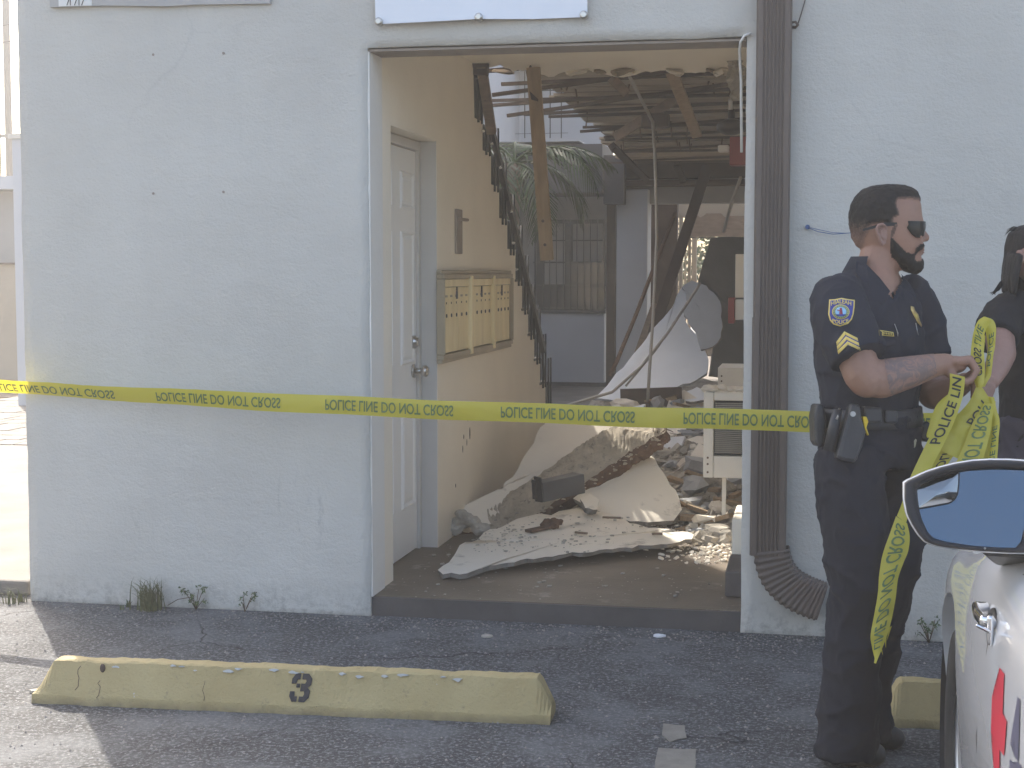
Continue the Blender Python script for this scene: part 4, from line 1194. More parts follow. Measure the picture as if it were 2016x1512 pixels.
# rusty clump on the flat sheet
pc_ = on_plane(1086, 1044, aA, nA) + nA * .03; q = MB()
for i in range(7): q.ball(pc_ + Vector((rnd.uniform(-.04, .04), rnd.uniform(-.03, .03), rnd.uniform(-.005, .02))), (.028, .02, .02), n=8, k=6)
rk = remeshed(q, .006, 1, .4, disp=lambda v: nz(v, 60, 3) * .008); rk.sm = [False] * len(rk.f)
tag(rk.build('rusty_clump', M['rust']), 'rusty brown metal clump lying on the flat front sheet', 'rusty clump')
q = MB(); a, b_ = on_plane(1040, 1054, aA, nA) + nA * .022, on_plane(1078, 1046, aA, nA) + nA * .022; q.beam(a, b_, .05, .014); tag(q.build('wood_splinter', M['rust']), 'brown splinter beside the rusty clump on the front sheet', 'splinter')
for (x0_, y0_, x1_, y1_, lab_) in ((1132, 1057, 1156, 1060, 'thin grey splinter in the middle of the flat front sheet'), (1186, 1027, 1222, 1029, 'long thin splinter at the back of the flat front sheet'), (1284, 1060, 1304, 1061, 'short pale splinter near the right end of the flat front sheet')):
    q = MB(); q.beam(on_plane(x0_, y0_, aA, nA) + nA * .024, on_plane(x1_, y1_, aA, nA) + nA * .026, .014, .010); tag(q.build('splinter', M['old_wood']), lab_, 'splinter')
# crumbs on all sheets and floor: stuff
rnd = random.Random(77); q = MB()
def flake(p, n, s):
    u = n.orthogonal().normalized(); v = n.cross(u); k = rnd.randint(4, 6); a0 = rnd.uniform(0, 6)
    pts = [p + (u * math.cos(a0 + 6.283 * i / k) * rnd.uniform(.6, 1.4) + v * math.sin(a0 + 6.283 * i / k) * rnd.uniform(.5, 1.1)) * s for i in range(k)]
    q.prism(pts, n * s * rnd.uniform(.25, .7))
cl_ = [(rnd.uniform(940, 1330), rnd.uniform(1025, 1090)) for _ in range(14)]
for i in range(230): 
    px_, py_ = rnd.choice(cl_) if rnd.random() < .75 else (rnd.uniform(920, 1340), rnd.uniform(1020, 1095)); px_ += rnd.gauss(0, 26); py_ += rnd.gauss(0, 8)
    if not (1015 < py_ < 1096 - max(0, px_ - 1150) * .13 and 920 < px_ < 1340): continue
    flake(on_plane(px_, py_, aA, nA) + nA * .018, nA, rnd.choice((.002, .003, .004, .005, .007, .011)))
for i in range(230):
    p = onZ(rnd.uniform(780, 1455), rnd.uniform(1060, 1180), FZ + .002)
    if p.x < XL + .03 or p.x > XR - .03: continue
    flake(p, ZV, rnd.choice((.002, .003, .004, .004, .006, .012)))
q.build('plaster_crumbs', M['concrete_chunk'], kind='stuff')

# back: big pale ceiling panel standing in the heap (F), torn grey one curling over it (G)
sheet('ceiling_panel', [(1172, 790), (1196, 768), (1215, 745), (1240, 720), (1265, 690), (1290, 655), (1315, 625), (1330, 600), (1342, 566), (1352, 560), (1356, 590), (1350, 640), (1372, 670), (1386, 690), (1396, 718), (1392, 745), (1372, 758), (1320, 772), (1265, 786), (1215, 796)],
      [(1180, 788, 12.6), (1390, 750, 12.6), (1345, 570, 14.2)], .02, M['plaster_white'], 'big torn blue white ceiling panel leaning in the rubble at the back', 'ceiling panel', 11, 12, 2.5, bow=.06, edge_m=M['plaster_grey'])
sheet('ceiling_panel', [(1342, 566), (1362, 552), (1392, 566), (1420, 600), (1424, 640), (1420, 668), (1404, 684), (1380, 690), (1374, 668), (1356, 636), (1346, 618), (1358, 606), (1352, 585)],
      [(1380, 690, 12.3), (1345, 570, 12.9), (1424, 620, 12.5)], .02, M['plaster_grey'], 'torn grey panel curling over the big pale ceiling panel', 'ceiling panel', 13, 9, 2.5, bow=.05)
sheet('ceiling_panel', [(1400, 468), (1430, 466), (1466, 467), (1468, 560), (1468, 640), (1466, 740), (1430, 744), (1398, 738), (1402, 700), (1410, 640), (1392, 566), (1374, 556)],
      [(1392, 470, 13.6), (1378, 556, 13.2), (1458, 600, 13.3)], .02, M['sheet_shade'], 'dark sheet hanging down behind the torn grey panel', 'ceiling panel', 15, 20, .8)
sheet('ceiling_panel', [(1340, 775), (1372, 762), (1402, 768), (1398, 788), (1350, 790)], [(1340, 775, 12.2), (1402, 768, 12.2), (1370, 790, 11.9)], .02, M['plaster_white'], 'small pale panel piece lying left of the upper air conditioner', 'ceiling panel', 17, 9, 2)
q = MB(); q.beam(at(1222, 786, 12.0), at(1342, 782, 12.0), .06, .16); tag(q.build('fallen_joist', M['dark_wood']), 'dark fallen joist under the lower edge of the big pale panel', 'joist')

# hanging timbers, conduits and rods
def timber(a, b_, w, h, m_, label, name='hanging_board', up=None, cat='board'):
    q = MB(); q.beam(at(*a), at(*b_), w, h, up or (0, 1, 0)); o = q.build(name, m_, bevel=.004); tag(o, label, cat); return o
o = timber((1050, 132, 8.55), (1077, 512, 8.75), .075, .04, M['wood'], 'long bare pine board hanging down from the broken ceiling edge')
kn = MB()
for px_, py_ in ((1069, 435), (1073, 482), (1060, 330), (1056, 260)): kn.cyl(at(px_, py_, 8.59 + .15 * (py_ - 132) / 380 - .02), (0, -1, 0), .009, .006, 8)
kn.build('nail_hole', M['dark_wood'], o)
q = MB(); pts_ = [(1035, 140), (1044, 128), (1056, 158), (1060, 200), (1046, 196)]; q.prism([at(x, y_, 8.56) for x, y_ in pts_], (0, .03, 0)); q.build('torn_end', M['dark_wood'], o)
timber((948, 130, 8.5), (968, 262, 8.75), .055, .04, M['old_wood'], 'short brown board hanging at the top of the stepped wall')
timber((920, 130, 8.52), (962, 131, 8.5), .10, .04, M['dark_wood'], 'dark stub of wood at the top left of the broken ceiling')
timber((1212, 270, 11.6), (1338, 190, 11.1), .07, .04, M['old_wood'], 'brown board crossing under the ceiling, sloping up to the right')
timber((1322, 142, 9.6), (1372, 266, 11.2), .075, .04, M['wood'], 'grey brown board hanging steeply under the ceiling at the right')
timber((1205, 288, 13.0), (1272, 352, 14.6), .06, .05, M['dark_wood'], 'dark board under the far part of the ceiling')
timber((1205, 155, 9.2), (1232, 182, 9.4), .06, .03, M['old_wood'], 'short splintered board at the broken ceiling edge')
timber((1392, 330, 14.6), (1285, 660, 14.0), .10, .06, M['dark_wood'], 'long dark timber leaning from the ceiling down into the rubble')
timber((1290, 600, 14.2), (1255, 700, 13.9), .07, .05, M['old_wood'], 'brown timber end standing on the heap beside the white panel')
timber((1332, 322, 14.5), (1345, 356, 15.0), .06, .04, M['dark_wood'], 'short dark board under the far end of the ceiling')
bx = at(1288, 238, 11.2); q = MB(); q.box((bx.x - .09, bx.y - .06, bx.z - .05), (bx.x + .11, bx.y + .08, bx.z + .05), None); tag(q.build('junction_box', M['dark_wood'], bevel=.01), 'dark junction box where boards and conduit cross under the ceiling', 'junction box')
def rod(pts, r, m_, label, name='conduit', cat='pipe'):
    q = MB(); q.tube([at(*p) for p in pts], r, 8); o = q.build(name, m_); tag(o, label, cat); return o
rod([(1240, 152, 9.3), (1262, 195, 10.2), (1285, 240, 11.0), (1289, 300, 11.0), (1292, 400, 11.0), (1293, 470, 11.0), (1290, 530, 10.95), (1286, 620, 10.9), (1280, 710, 10.8), (1275, 790, 10.7)], .0115, M['steel'], 'thin pale conduit hanging from the ceiling down to the rubble')
o = rod([(1201, 738, 12.6), (1214, 712, 12.7), (1252, 620, 13.0), (1290, 520, 13.4), (1330, 420, 13.8)], .018, M['rust'], 'thin dark rod leaning left of the pale conduit')
rod([(1110, 800, 11.6), (1205, 772, 11.8), (1262, 722, 11.9), (1315, 655, 12.0), (1372, 568, 12.2), (1378, 556, 12.2)], .012, M['steel'], 'grey pipe lying along the edge of the big pale panel')
rod([(1232, 760, 11.9), (1290, 690, 12.0), (1352, 600, 12.1)], .009, M['steel'], 'second thin grey pipe lying on the big pale panel')
rod([(1425, 455, 11.8), (1440, 400, 11.4), (1458, 350, 11.0)], .013, M['steel'], 'thin grey rod hanging near the right jamb')
rod([(1058, 600, 13.0), (1068, 700, 12.8), (1075, 800, 12.6)], .010, M['near_black'], 'thin black cable hanging in front of the pale wall panel', 'hanging_cable', 'cable')
rod([(1438, 195, 9.6), (1438, 240, 9.7)], .014, M['white_plastic'], 'short white pipe hanging above the dark lamp', 'short_pipe')

# right wall fittings
def wallbox(px0, py0, px1, py1, Y, dpth, name, m_, parent=None, bevel=.006):
    a = onY(px0, py1, Y); c_ = onY(px1, py0, Y)
    q = MB(); q.box((a.x, Y, a.z), (XR - .002 if px1 > 1470 else c_.x, Y + dpth, c_.z)); return q.build(name, m_, parent, bevel)
def aircon(px0, py0, py1, Y, label, kind):
    a = onY(px0, py1, Y); c_ = onY(px0, py0, Y)
    root = thing('air_conditioner', label, 'air conditioner', (a.x + .2, Y, a.z))
    x0, x1, z0, z1 = a.x, XR - .004, a.z, c_.z
    q = MB(); q.box((x0, Y, z0), (x0 + .055, Y + .5, z1)); q.box((x0 + .056, Y, z1 - .045), (x1, Y + .5, z1)); q.box((x0 + .056, Y, z0), (x1, Y + .5, z0 + .12)); q.box((x0 + .056, Y + .06, z0 + .121), (x1, Y + .5, z1 - .046))
    q.box((x1 - .05, Y, z0 + .121), (x1, Y + .0599, z1 - .046)); q.build('casing', M['ac_white'], root, bevel=.006)
    q = MB(); q.box((x0 + .057, Y + .052, z0 + .123), (x1 - .052, Y + .058, z1 - .048)); q.build('grille_back', M['dark_grey'], root)
    n_ = 26 if kind else 9
    for i in range(n_):
        z = z0 + .135 + (z1 - z0 - .20) * i / (n_ - 1); q = MB(); q.box((x0 + .062, Y + .012, z), (x1 - .055, Y + .05, z + (.005 if kind else .008))); q.build('fin', M['ac_fin'] if kind else M['ac_white'], root)
    q = MB()
    for dz in (.03, .075, .11):
        q.cyl((x0 + .025, Y, z0 + dz), (0, -1, 0), .006, .003, 8)
    q.build('screw', M['rust'], root)
    return root, (x0, x1, z0, z1)
rt_, d_ = aircon(1384, 772, 940, 8.35, 'dusty white wall air conditioner with fine metal fins, the lower and nearer one', 1)
rnd = random.Random(8)
q = MB(); q.box((d_[0] + .10, 8.42, FZ), (d_[0] + .122, 8.44, d_[2])); q.build('support_leg', M['ac_white'], rt_)
aircon(1413, 724, 772, 10.4, 'white louvred air conditioner, the upper and farther one', 0)
for i in range(8):
    p = Vector((d_[0] + rnd.uniform(.0, .2), 8.35 + rnd.uniform(.02, .3), d_[3] + .012)); q = MB(); s = rnd.uniform(.015, .05)
    q.ball(p, (s, s, s * .5), n=7, k=4); o = q.build('plaster_lump', M['plaster']); o.data.polygons.foreach_set('use_smooth', [False] * len(o.data.polygons)); tag(o, 'plaster lump lying on top of the lower air conditioner', 'plaster lump', 'plaster lumps on the air conditioner')
al = thing('fire_alarm', 'red fire alarm box with a pale strobe lamp high on the right wall', 'fire alarm', tuple(onY(1446, 325, 9.0)))
wallbox(1436, 268, 1500, 325, 9.0, .12, 'alarm_box', M['red'], al)
wallbox(1413, 285, 1435, 299, 9.02, .06, 'strobe_lamp', M['white_plastic'], al, .008)
q = MB(); c_ = onY(1440, 250, 9.2); q.ball(c_, (.09, .09, .05), n=14, k=8); q.cyl(c_, (0, 0, 1), .02, .10, 8); tag(q.build('dark_lamp', M['near_black']), 'dark dome lamp above the red fire alarm', 'lamp')
fb = thing('fire_hose_box', 'red and white box low on the right wall above the air conditioners', 'fire box', tuple(onY(1440, 638, 11)))
wallbox(1433, 586, 1446, 637, 11.0, .2, 'red_side', M['red'], fb); wallbox(1447, 590, 1500, 630, 11.01, .18, 'white_front', M['white_plastic'], fb)
wallbox(1447, 500, 1500, 586, 11.6, .1, 'wall_panel_pale', M['cream'], bld)
# broken plaster at the top right corner
for i, (px_, py_, r_) in enumerate(((1447, 118, .05), (1452, 150, .06), (1449, 180, .04))):
    q = MB(); q.ball(at(px_, py_, 8.4), (r_, r_ * .7, r_ * 1.3), n=9, k=6); rk = remeshed(q, .012, 0, .4, disp=lambda v: nz(v, 30, 3) * .03); rk.sm = [False] * len(rk.f); rk.build('torn_plaster', M['concrete_chunk'], bld)

# rubble heap behind
def heap_z(x, y):
    t = min(1, max(0, (y - 8.7) / 3.2)); u = min(1, max(0, (x + 1.75) / 1.3))
    return FZ + .34 * t * (0.35 + .65 * math.sin(math.pi * min(1, .15 + u * .75))) + .05 * nz((x, y, 0), 2.5, 3) * t + .02 * nz((x, y, 0), 8, 4) * t
q = MB(); nx, ny = 40, 70; vs = []
for j in range(ny + 1):
    for i in range(nx + 1):
        x = XL - .1 + (XR - XL + .09) * i / nx; y = 8.45 + 7.0 * j / ny
        vs.append((x, y, heap_z(x, y) - (.03 if j == 0 else 0) + .02 * nz((x, y, 0), 25, 1)))
q.add(vs, [(j * (nx + 1) + i, j * (nx + 1) + i + 1, (j + 1) * (nx + 1) + i + 1, (j + 1) * (nx + 1) + i) for j in range(ny) for i in range(nx)], False)
q.build('rubble_heap', M['concrete_chunk'], kind='stuff')
rnd = random.Random(56); q = MB()
for i in range(1700):
    x = XR - .02 - abs(rnd.gauss(0, .22)); y = rnd.uniform(7.35, 8.6); s_ = rnd.choice((.003, .004, .006, .008, .010, .016))
    if rnd.random() > (y - 7.2) / 1.0: continue
    flake(Vector((x, y, FZ + s_ * .3)), Vector((rnd.gauss(0, .35), rnd.gauss(-.1, .35), 1)).normalized(), s_)
q.build('floor_flakes', M['plaster'], kind='stuff')
rnd = random.Random(55); q = MB()
for i in range(3800):
    y = 7.9 + 6.0 * rnd.random() ** 1.6; x = rnd.uniform(-.95 if y < 9 else XL, XR - .02)
    if y < 8.5 and x < -.62: continue
    n = Vector((rnd.gauss(0, .45), rnd.gauss(-.2, .45), 1)).normalized(); s = rnd.choice((.008, .012, .015, .02, .03, .045))
    flake(Vector((x, y, (heap_z(x, y) if y > 8.45 else FZ) + s * .3)), n, s)
q.build('rubble_flakes', M['concrete_chunk'], kind='stuff')
cm = [M['concrete_chunk'], M['plaster'], M['concrete_chunk'], M['plaster_grey']]
chunk_meshes = []
for k in range(8):
    cb = MB(); r3 = (rnd.uniform(.8, 1.4), rnd.uniform(.5, 1.0), rnd.uniform(.22, .5)); cb.ball((0, 0, 0), r3, n=6, k=4)
    cb.v = [v * (1 + nz(v, 1.9, k * 3) * .8) for v in cb.v]
    o = cb.build('broken_chunk', cm[k % 4]); o.data.polygons.foreach_set('use_smooth', [False] * len(o.data.polygons))
    for v in o.data.vertices: v.co.z -= 0
    chunk_meshes.append(o)
used = set()
for i in range(140):
    y = 8.0 + 4.6 * rnd.random() ** 1.3; x = rnd.uniform(-.9 if y < 9.2 else XL + .2, XR - .06)
    if y < 8.6 and x < -.60: continue
    s = rnd.uniform(.03, .085) if rnd.random() < .8 else rnd.uniform(.09, .15)
    src = chunk_meshes[i % 8]
    o = src if src.name not in used else src.copy()
    if src.name in used: COL.objects.link(o)
    used.add(src.name)
    o.location = (x, y, (heap_z(x, y) if y > 8.45 else FZ) + s * .05); o.scale = (s, s, s); o.rotation_euler = (rnd.uniform(-.3, .3), rnd.uniform(-.3, .3), rnd.uniform(0, 6.28))
    tag(o, 'jagged chunk of broken plaster and concrete in the rubble heap of the passage', 'rubble chunk', 'broken chunks in the rubble heap')
bm_ = None
for i in range(34):
    y = 8.1 + 4.5 * rnd.random() ** 1.2; x = rnd.uniform(-.8 if y < 9 else XL + .4, XR - .15); a = rnd.uniform(0, 3.14)
    if bm_ is None:
        q = MB(); q.beam((-.5, 0, 0), (.5, 0, 0), .09, .03); o = q.build('wood_scrap', M['wood']); bm_ = o
        for v in o.data.vertices: v.co.x += 0
    else:
        o = bm_.copy(); COL.objects.link(o)
    L_ = rnd.uniform(.12, .42); o.scale = (L_, rnd.uniform(.35, .8), rnd.uniform(.5, 1.0)); o.rotation_euler = (rnd.uniform(-.3, .3), rnd.uniform(-.35, .35), a)
    o.location = (x, y, (heap_z(x, y) if y > 8.45 else FZ) + .035)
    tag(o, 'short splintered strip of wood in the rubble heap of the passage', 'wood scrap', 'wood scraps in the rubble heap')
for i in range(26):
    y = 8.9 + 3.6 * rnd.random(); x = rnd.uniform(XL + .35, XR - .1); c_ = Vector((x, y, heap_z(x, y) + .04)); n = Vector((rnd.gauss(0, .4), rnd.gauss(-.45, .4), 1)).normalized(); u = n.orthogonal().normalized(); v = n.cross(u); s = rnd.uniform(.08, .2)
    k = 7; q = MB(); q.prism([c_ + (u * math.cos(6.283 * j / k) * rnd.uniform(.6, 1.3) + v * math.sin(6.283 * j / k) * rnd.uniform(.5, 1.0)) * s for j in range(k)], n * -.018)
    tag(q.build('plaster_shard', M['plaster'] if i % 3 else M['plaster_white']), 'flat shard of pale ceiling plaster tilted in the rubble heap', 'plaster shard', 'plaster shards in the rubble heap')

# ================================================================== PEOPLE
def proj(p):
    d = p - EYE; z = d.dot(FW); return CXP + FPX * d.dot(RT) / z, CYP - FPX * d.dot(UP) / z


def in_poly(x, y, poly):
    ins = False; n = len(poly)
    for i in range(n):
        x0, y0 = poly[i]; x1, y1 = poly[(i + 1) % n]
        if (y0 > y) != (y1 > y) and x < (x1 - x0) * (y - y0) / (y1 - y0) + x0: ins = not ins
    return ins


def poly_dist(x, y, poly):
    best = 1e9; n = len(poly)
    for i in range(n):
        ax_, ay = poly[i]; bx_, by = poly[(i + 1) % n]; dx, dy = bx_ - ax_, by - ay
        t = max(0, min(1, ((x - ax_) * dx + (y - ay) * dy) / (dx * dx + dy * dy + 1e-9)))
        best = min(best, math.hypot(x - ax_ - dx * t, y - ay - dy * t))
    return best


def shell(body, name, poly, m_, parent, thick, soft, amp=.002, attr=None, box=None):
    """a layer of hair grown on part of the body mesh"""
    keep = {}; vs = []; fs = []; ok = {}
    for i, v in enumerate(body.v):
        if box and not box(v): continue
        x, y = proj(v)
        if in_poly(x, y, poly): ok[i] = (x, y)
    for f_ in body.f:
        if all(i in ok for i in f_):
            for i in f_:
                if i not in keep: keep[i] = len(keep)
            fs.append(tuple(keep[i] for i in f_))
    mb = MB(); pts = [None] * len(keep); at_ = [0] * len(keep)
    for i, k in keep.items():
        x, y = ok[i]; d = poly_dist(x, y, poly); t = min(1, d / soft)
        v = body.v[i]; n = body.normals[i]
        pts[k] = v + n * (.0012 + thick * t + amp * t * (nz(v, 130, 2) + nz(v, 60, 3))); at_[k] = attr(x, y, d) if attr else 1
    mb.add(pts, fs, True)
    o = mb.build(name, m_, parent)
    if attr:
        a = o.data.attributes.new('fade', 'FLOAT', 'POINT'); a.data.foreach_set('value', at_)
    return o


# hair whose density fades out towards its edge (short cropped sides)
def crop_mat(name, hair, skin_):
    m, nt, b = new_mat(name)
    a = nt.nodes.new('ShaderNodeAttribute'); a.attribute_name = 'fade'
    v = coords(nt)
    n_ = tex_noise(nt, v, 260, 3, .7)
    s_ = nt.nodes.new('ShaderNodeMath'); s_.operation = 'ADD'; nt.links.new(a.outputs['Fac'], s_.inputs[0])
    q_ = nt.nodes.new('ShaderNodeMapRange'); q_.inputs[1].default_value = .3; q_.inputs[2].default_value = .7; q_.inputs[3].default_value = -.25; q_.inputs[4].default_value = .25
    nt.links.new(n_, q_.inputs[0]); nt.links.new(q_.outputs[0], s_.inputs[1])
    c = mix(nt, s_.outputs[0], skin_, hair)
    nt.links.new(c, b.inputs['Base Color']); b.inputs['Roughness'].default_value = .6; b.inputs['Specular IOR Level'].default_value = .25
    bump(nt, b, tex_noise(nt, coords(nt, (1, 1, .5)), 220, 4, .7), .6, .006)
    return m
M['crop'] = crop_mat('cropped_dark_hair', (.008, .007, .0065), (.27, .16, .118))

D0 = 4.70
def W2(px_, py_, dd=0): return at(px_, py_, D0 + dd)
SS = (RT * .71 + FH * .70).normalized(); FD = (RT * .70 - FH * .71).normalized()
officer = thing('person', 'bearded police officer in navy uniform and sunglasses holding a bundle of yellow tape', 'person', tuple(onZ(1690, 1490, 0)))
body = MB()
TOR = [(528, 1722, .075, .065), (545, 1716, .115, .085), (560, 1712, .150, .100), (580, 1708, .183, .118), (610, 1709, .203, .135), (650, 1712, .208, .147), (690, 1713, .203, .148), (730, 1711, .188, .144), (770, 1711, .174, .138), (810, 1712, .166, .132), (845, 1713, .167, .132), (880, 1713, .172, .136), (915, 1713, .172, .13)]
body.ell([(W2(x, y_), a * .93, b_ * .93) for y_, x, a, b_ in TOR], SS, FD)
near_leg = [(W2(1672, 905, -.09), .092), (W2(1682, 1030, -.10), .084), (W2(1690, 1150, -.11), .068), (W2(1676, 1280, -.09), .062), (W2(1668, 1425, -.07), .045)]
far_leg = [(W2(1752, 905, .09), .092), (W2(1762, 1030, .07), .084), (W2(1756, 1110, .06), .07), (W2(1718, 1250, .09), .06), (W2(1702, 1400, .12), .045)]
body.chain(near_leg); body.chain(far_leg)
nf_, ff_ = W2(1668, 1478, -.07), W2(1702, 1440, .12)
nf_.z = ff_.z = .055
body.capsule(near_leg[-1][0], .042, nf_, .032); body.capsule(nf_, .032, nf_ + RT * .045, .022)
body.capsule(far_leg[-1][0], .042, ff_, .032); body.capsule(ff_, .032, ff_ + RT * .055, .022)
# arms: near (right) arm across the body, far arm behind
body.chain([(W2(1656, 592, -.13), .066), (W2(1668, 650, -.19), .062), (W2(1697, 735, -.245), .056), (W2(1706, 748, -.25), .053)])
body.chain([(W2(1704, 744, -.25), .056), (W2(1735, 746, -.235), .058), (W2(1790, 733, -.20), .048), (W2(1845, 718, -.165), .034), (W2(1862, 717, -.155), .033)], flat=(FW, .85))
body.chain([(W2(1800, 600, .13), .066), (W2(1822, 690, .12), .058), (W2(1838, 775, .08), .05), (W2(1848, 778, .05), .047), (W2(1885, 762, -.02), .036), (W2(1900, 752, -.05), .03)])
# near hand: palm, curled fingers, thumb
body.ball(W2(1880, 718, -.14), (.036, .042, .027), (RT, FW, UP))
for k, (dd, ln, dy) in enumerate(((-.040, 1.0, 0), (-.016, 1.08, -2), (.008, 1.02, 0), (.030, .86, 4))):
    body.chain([(W2(1884, 712 + dy, -.14 + dd), .0125), (W2(1908 + 2 * ln, 709 + dy, -.14 + dd), .0125), (W2(1913 + 10 * ln, 730 + dy, -.145 + dd), .0105), (W2(1908 + 4 * ln, 748 + dy, -.145 + dd), .0095), (W2(1899, 752 + dy, -.145 + dd), .0085)], 10)
body.chain([(W2(1868, 732, -.165), .016), (W2(1884, 747, -.185), .014), (W2(1901, 752, -.19), .011), (W2(1914, 746, -.185), .009)], 10)
# far hand, mostly hidden behind the tape
body.ball(W2(1906, 752, -.05), (.03, .03, .025), (RT, FW, UP))
for dd in (-.03, -.008, .014, .034):
    body.chain([(W2(1912, 745, -.05 + dd), .0115), (W2(1930, 742, -.05 + dd), .011), (W2(1938, 756, -.06 + dd), .0095), (W2(1930, 768, -.065 + dd), .0085)], 10)
body.chain([(W2(1900, 745, -.07), .013), (W2(1915, 733, -.085), .011), (W2(1928, 734, -.09), .009)], 10)
# neck and head
body.capsule(W2(1720, 560, 0), .068, W2(1736, 478, 0), .057)
HF = (RT * math.cos(R(10)) - FH * math.sin(R(10))).normalized(); HS = (FH * math.cos(R(10)) + RT * math.sin(R(10))).normalized()
HD = [(368, 1733, 1768, .024), (371, 1716, 1786, .043), (378, 1700, 1798, .056), (390, 1688, 1807, .066), (405, 1681, 1811, .073), (420, 1678, 1812, .0765), (432, 1677.5, 1814, .077), (440, 1678, 1817, .0765), (448, 1679, 1812, .076), (456, 1681, 1811, .075), (464, 1683, 1812, .074), (472, 1686, 1813, .072), (480, 1690, 1814, .069), (488, 1696, 1816, .066), (496, 1706, 1812, .062), (504, 1716, 1811, .058), (512, 1728, 1814, .052), (520, 1740, 1813, .046), (528, 1755, 1809, .036), (533, 1766, 1802, .024)]
secs_ = []
for y_, b_, f_, hw in HD: secs_.append((W2((b_ + f_) / 2, y_), (f_ - b_) / 2 / 638 / math.cos(R(10)), hw))
body.ell(secs_, HF, HS, 40, 2.15)
def face(px_, py_, side=0): return W2(px_, py_, 0) + HS * side
body.chain([(face(1811, 445), .010), (face(1816, 458), .0115), (face(1822, 468), .0135)], 12)          # nose bridge to tip
body.ball(face(1822, 470), (.0125, .011, .009), (HF, HS, UP)); body.ball(face(1815, 473, -.010), (.010, .008, .007), (HF, HS, UP)); body.ball(face(1815, 473, .010), (.010, .008, .007), (HF, HS, UP))
body.capsule(face(1808, 437, -.04), .010, face(1812, 436, .0), .011); body.capsule(face(1812, 436, 0), .011, face(1808, 437, .04), .010)   # brow
body.ball(face(1800, 466, -.040), (.022, .022, .016), (HF, HS, UP)); body.ball(face(1800, 466, .040), (.022, .022, .016), (HF, HS, UP))   # cheekbones
body.capsule(face(1811, 491, -.018), .006, face(1816, 490, 0), .007); body.capsule(face(1816, 490, 0), .007, face(1811, 491, .018), .006)
body.capsule(face(1810, 497, -.016), .006, face(1814, 498, 0), .0075); body.capsule(face(1814, 498, 0), .0075, face(1810, 497, .016), .006)
bskin = remeshed(body, .0042, 5, .5)
bo = bskin.build('body', M['skin'], officer)

# ear
for s_ in (-1, 1):
    q = MB(); e = lambda x, y_, o: face(x, y_, s_ * o)
    q.tube([e(1741, 478, .073), e(1734, 482, .077), e(1729, 474, .082), e(1724, 462, .086), e(1722, 452, .087), e(1726, 445, .087), e(1734, 443, .084), e(1740, 447, .080), e(1743, 454, .077)], [.004, .0062, .0055, .005, .005, .005, .005, .0045, .003], 8)
    q.tube([e(1738, 472, .076), e(1732, 466, .080), e(1730, 456, .082), e(1735, 451, .080)], [.004, .0045, .0045, .003], 8)
    q.ball(e(1734, 463, .073), (.016, .006, .030), (HF, HS, UP), 12, 8)
    q.ball(e(1741, 464, .075), (.004, .004, .007), (HF, HS, UP), 8, 6)
    rr_ = remeshed(q, .0022, 2, .5); rr_.build('ear', M['skin2'], officer)

# hair, beard
zp = lambda l: [(1680 + x / 6.875, 340 + y_ / 6.875) for x, y_ in l]
hair_poly = zp([(900, 400), (860, 372), (780, 362), (610, 368), (592, 420), (622, 520), (640, 580), (560, 622), (545, 700), (520, 740), (400, 705), (262, 715), (215, 780), (170, 900), (120, 1040), (40, 1120), (-120, 1000), (-160, 400), (0, 100), (400, -60), (900, 60), (1000, 300)])
def hair_fade(x, y_, d):
    t = (y_ - 420) / 58; base = 1.25 - max(0, min(.98, t))
    return base * min(1, .1 + d / 9)
top_hair = shell(bskin, 'hair', hair_poly, M['crop'], officer, .006, 12, .0022, hair_fade, box=lambda v: v.z > 1.45)
beard_poly = zp([(500, 830), (545, 880), (620, 955), (700, 1045), (780, 1085), (815, 1078), (845, 1000), (885, 962), (950, 945), (985, 985), (940, 1035), (880, 1075), (845, 1120), (835, 1165), (860, 1190), (900, 1185), (925, 1150), (1000, 1180), (1010, 1300), (900, 1420), (780, 1420), (640, 1300), (575, 1200), (500, 1150), (490, 1050), (488, 930)])
shell(bskin, 'beard', beard_poly, M['crop'], officer, .010, 14, .003, lambda x, y_, d: min(1.2, .35 + d / 5), box=lambda v: v.z > 1.45)
stub_poly = zp([(545, 690), (610, 700), (580, 800), (545, 890), (495, 880), (500, 780)])
shell(bskin, 'sideburn', stub_poly, M['crop'], officer, .003, 10, .001, lambda x, y_, d: min(.7, .1 + d / 6), box=lambda v: v.z > 1.45)
# sunglasses
gl = MB()
for s_ in (-1, 1):
    gl.beam(face(1790, 442.5, s_ * .071), face(1737, 443, s_ * .0825), .004, .0105, UP); gl.beam(face(1737, 443, s_ * .0825), face(1712, 450, s_ * .081), .0035, .0085, UP)
    gl.beam(face(1712, 450, s_ * .081), face(1696, 454, s_ * .078), .003, .007, UP)
g1 = gl.build('sunglasses', M['black'], officer)
def lens(s_):
    rows = []
    for (px_, sd) in ((1785, .0785), (1793, .076), (1803, .068), (1812, .053), (1818.5, .032), (1821, .010)):
        top = 436.5; bot = {1785: 450, 1793: 461, 1803: 469, 1812: 469, 1818.5: 464, 1821: 449}[px_]
        rows.append([face(px_ + 1, top, s_ * sd), face(px_ + 2.2, (top + bot) / 2, s_ * sd * 1.01), face(px_ - 1, bot, s_ * sd)])
    mb = MB(); mb.rings(rows, False, True, closed=False); inner = [[p - HF * .004 for p in r] for r in rows]; mb.rings(inner, False, True, closed=False)
    mb.build('lens', M['lens'], g1)
lens(-1); lens(1)
q = MB(); q.beam(face(1788, 439, -.0725), face(1792, 445, -.0725), .0045, .004, UP); q.build('hinge', M['nickel'], g1)
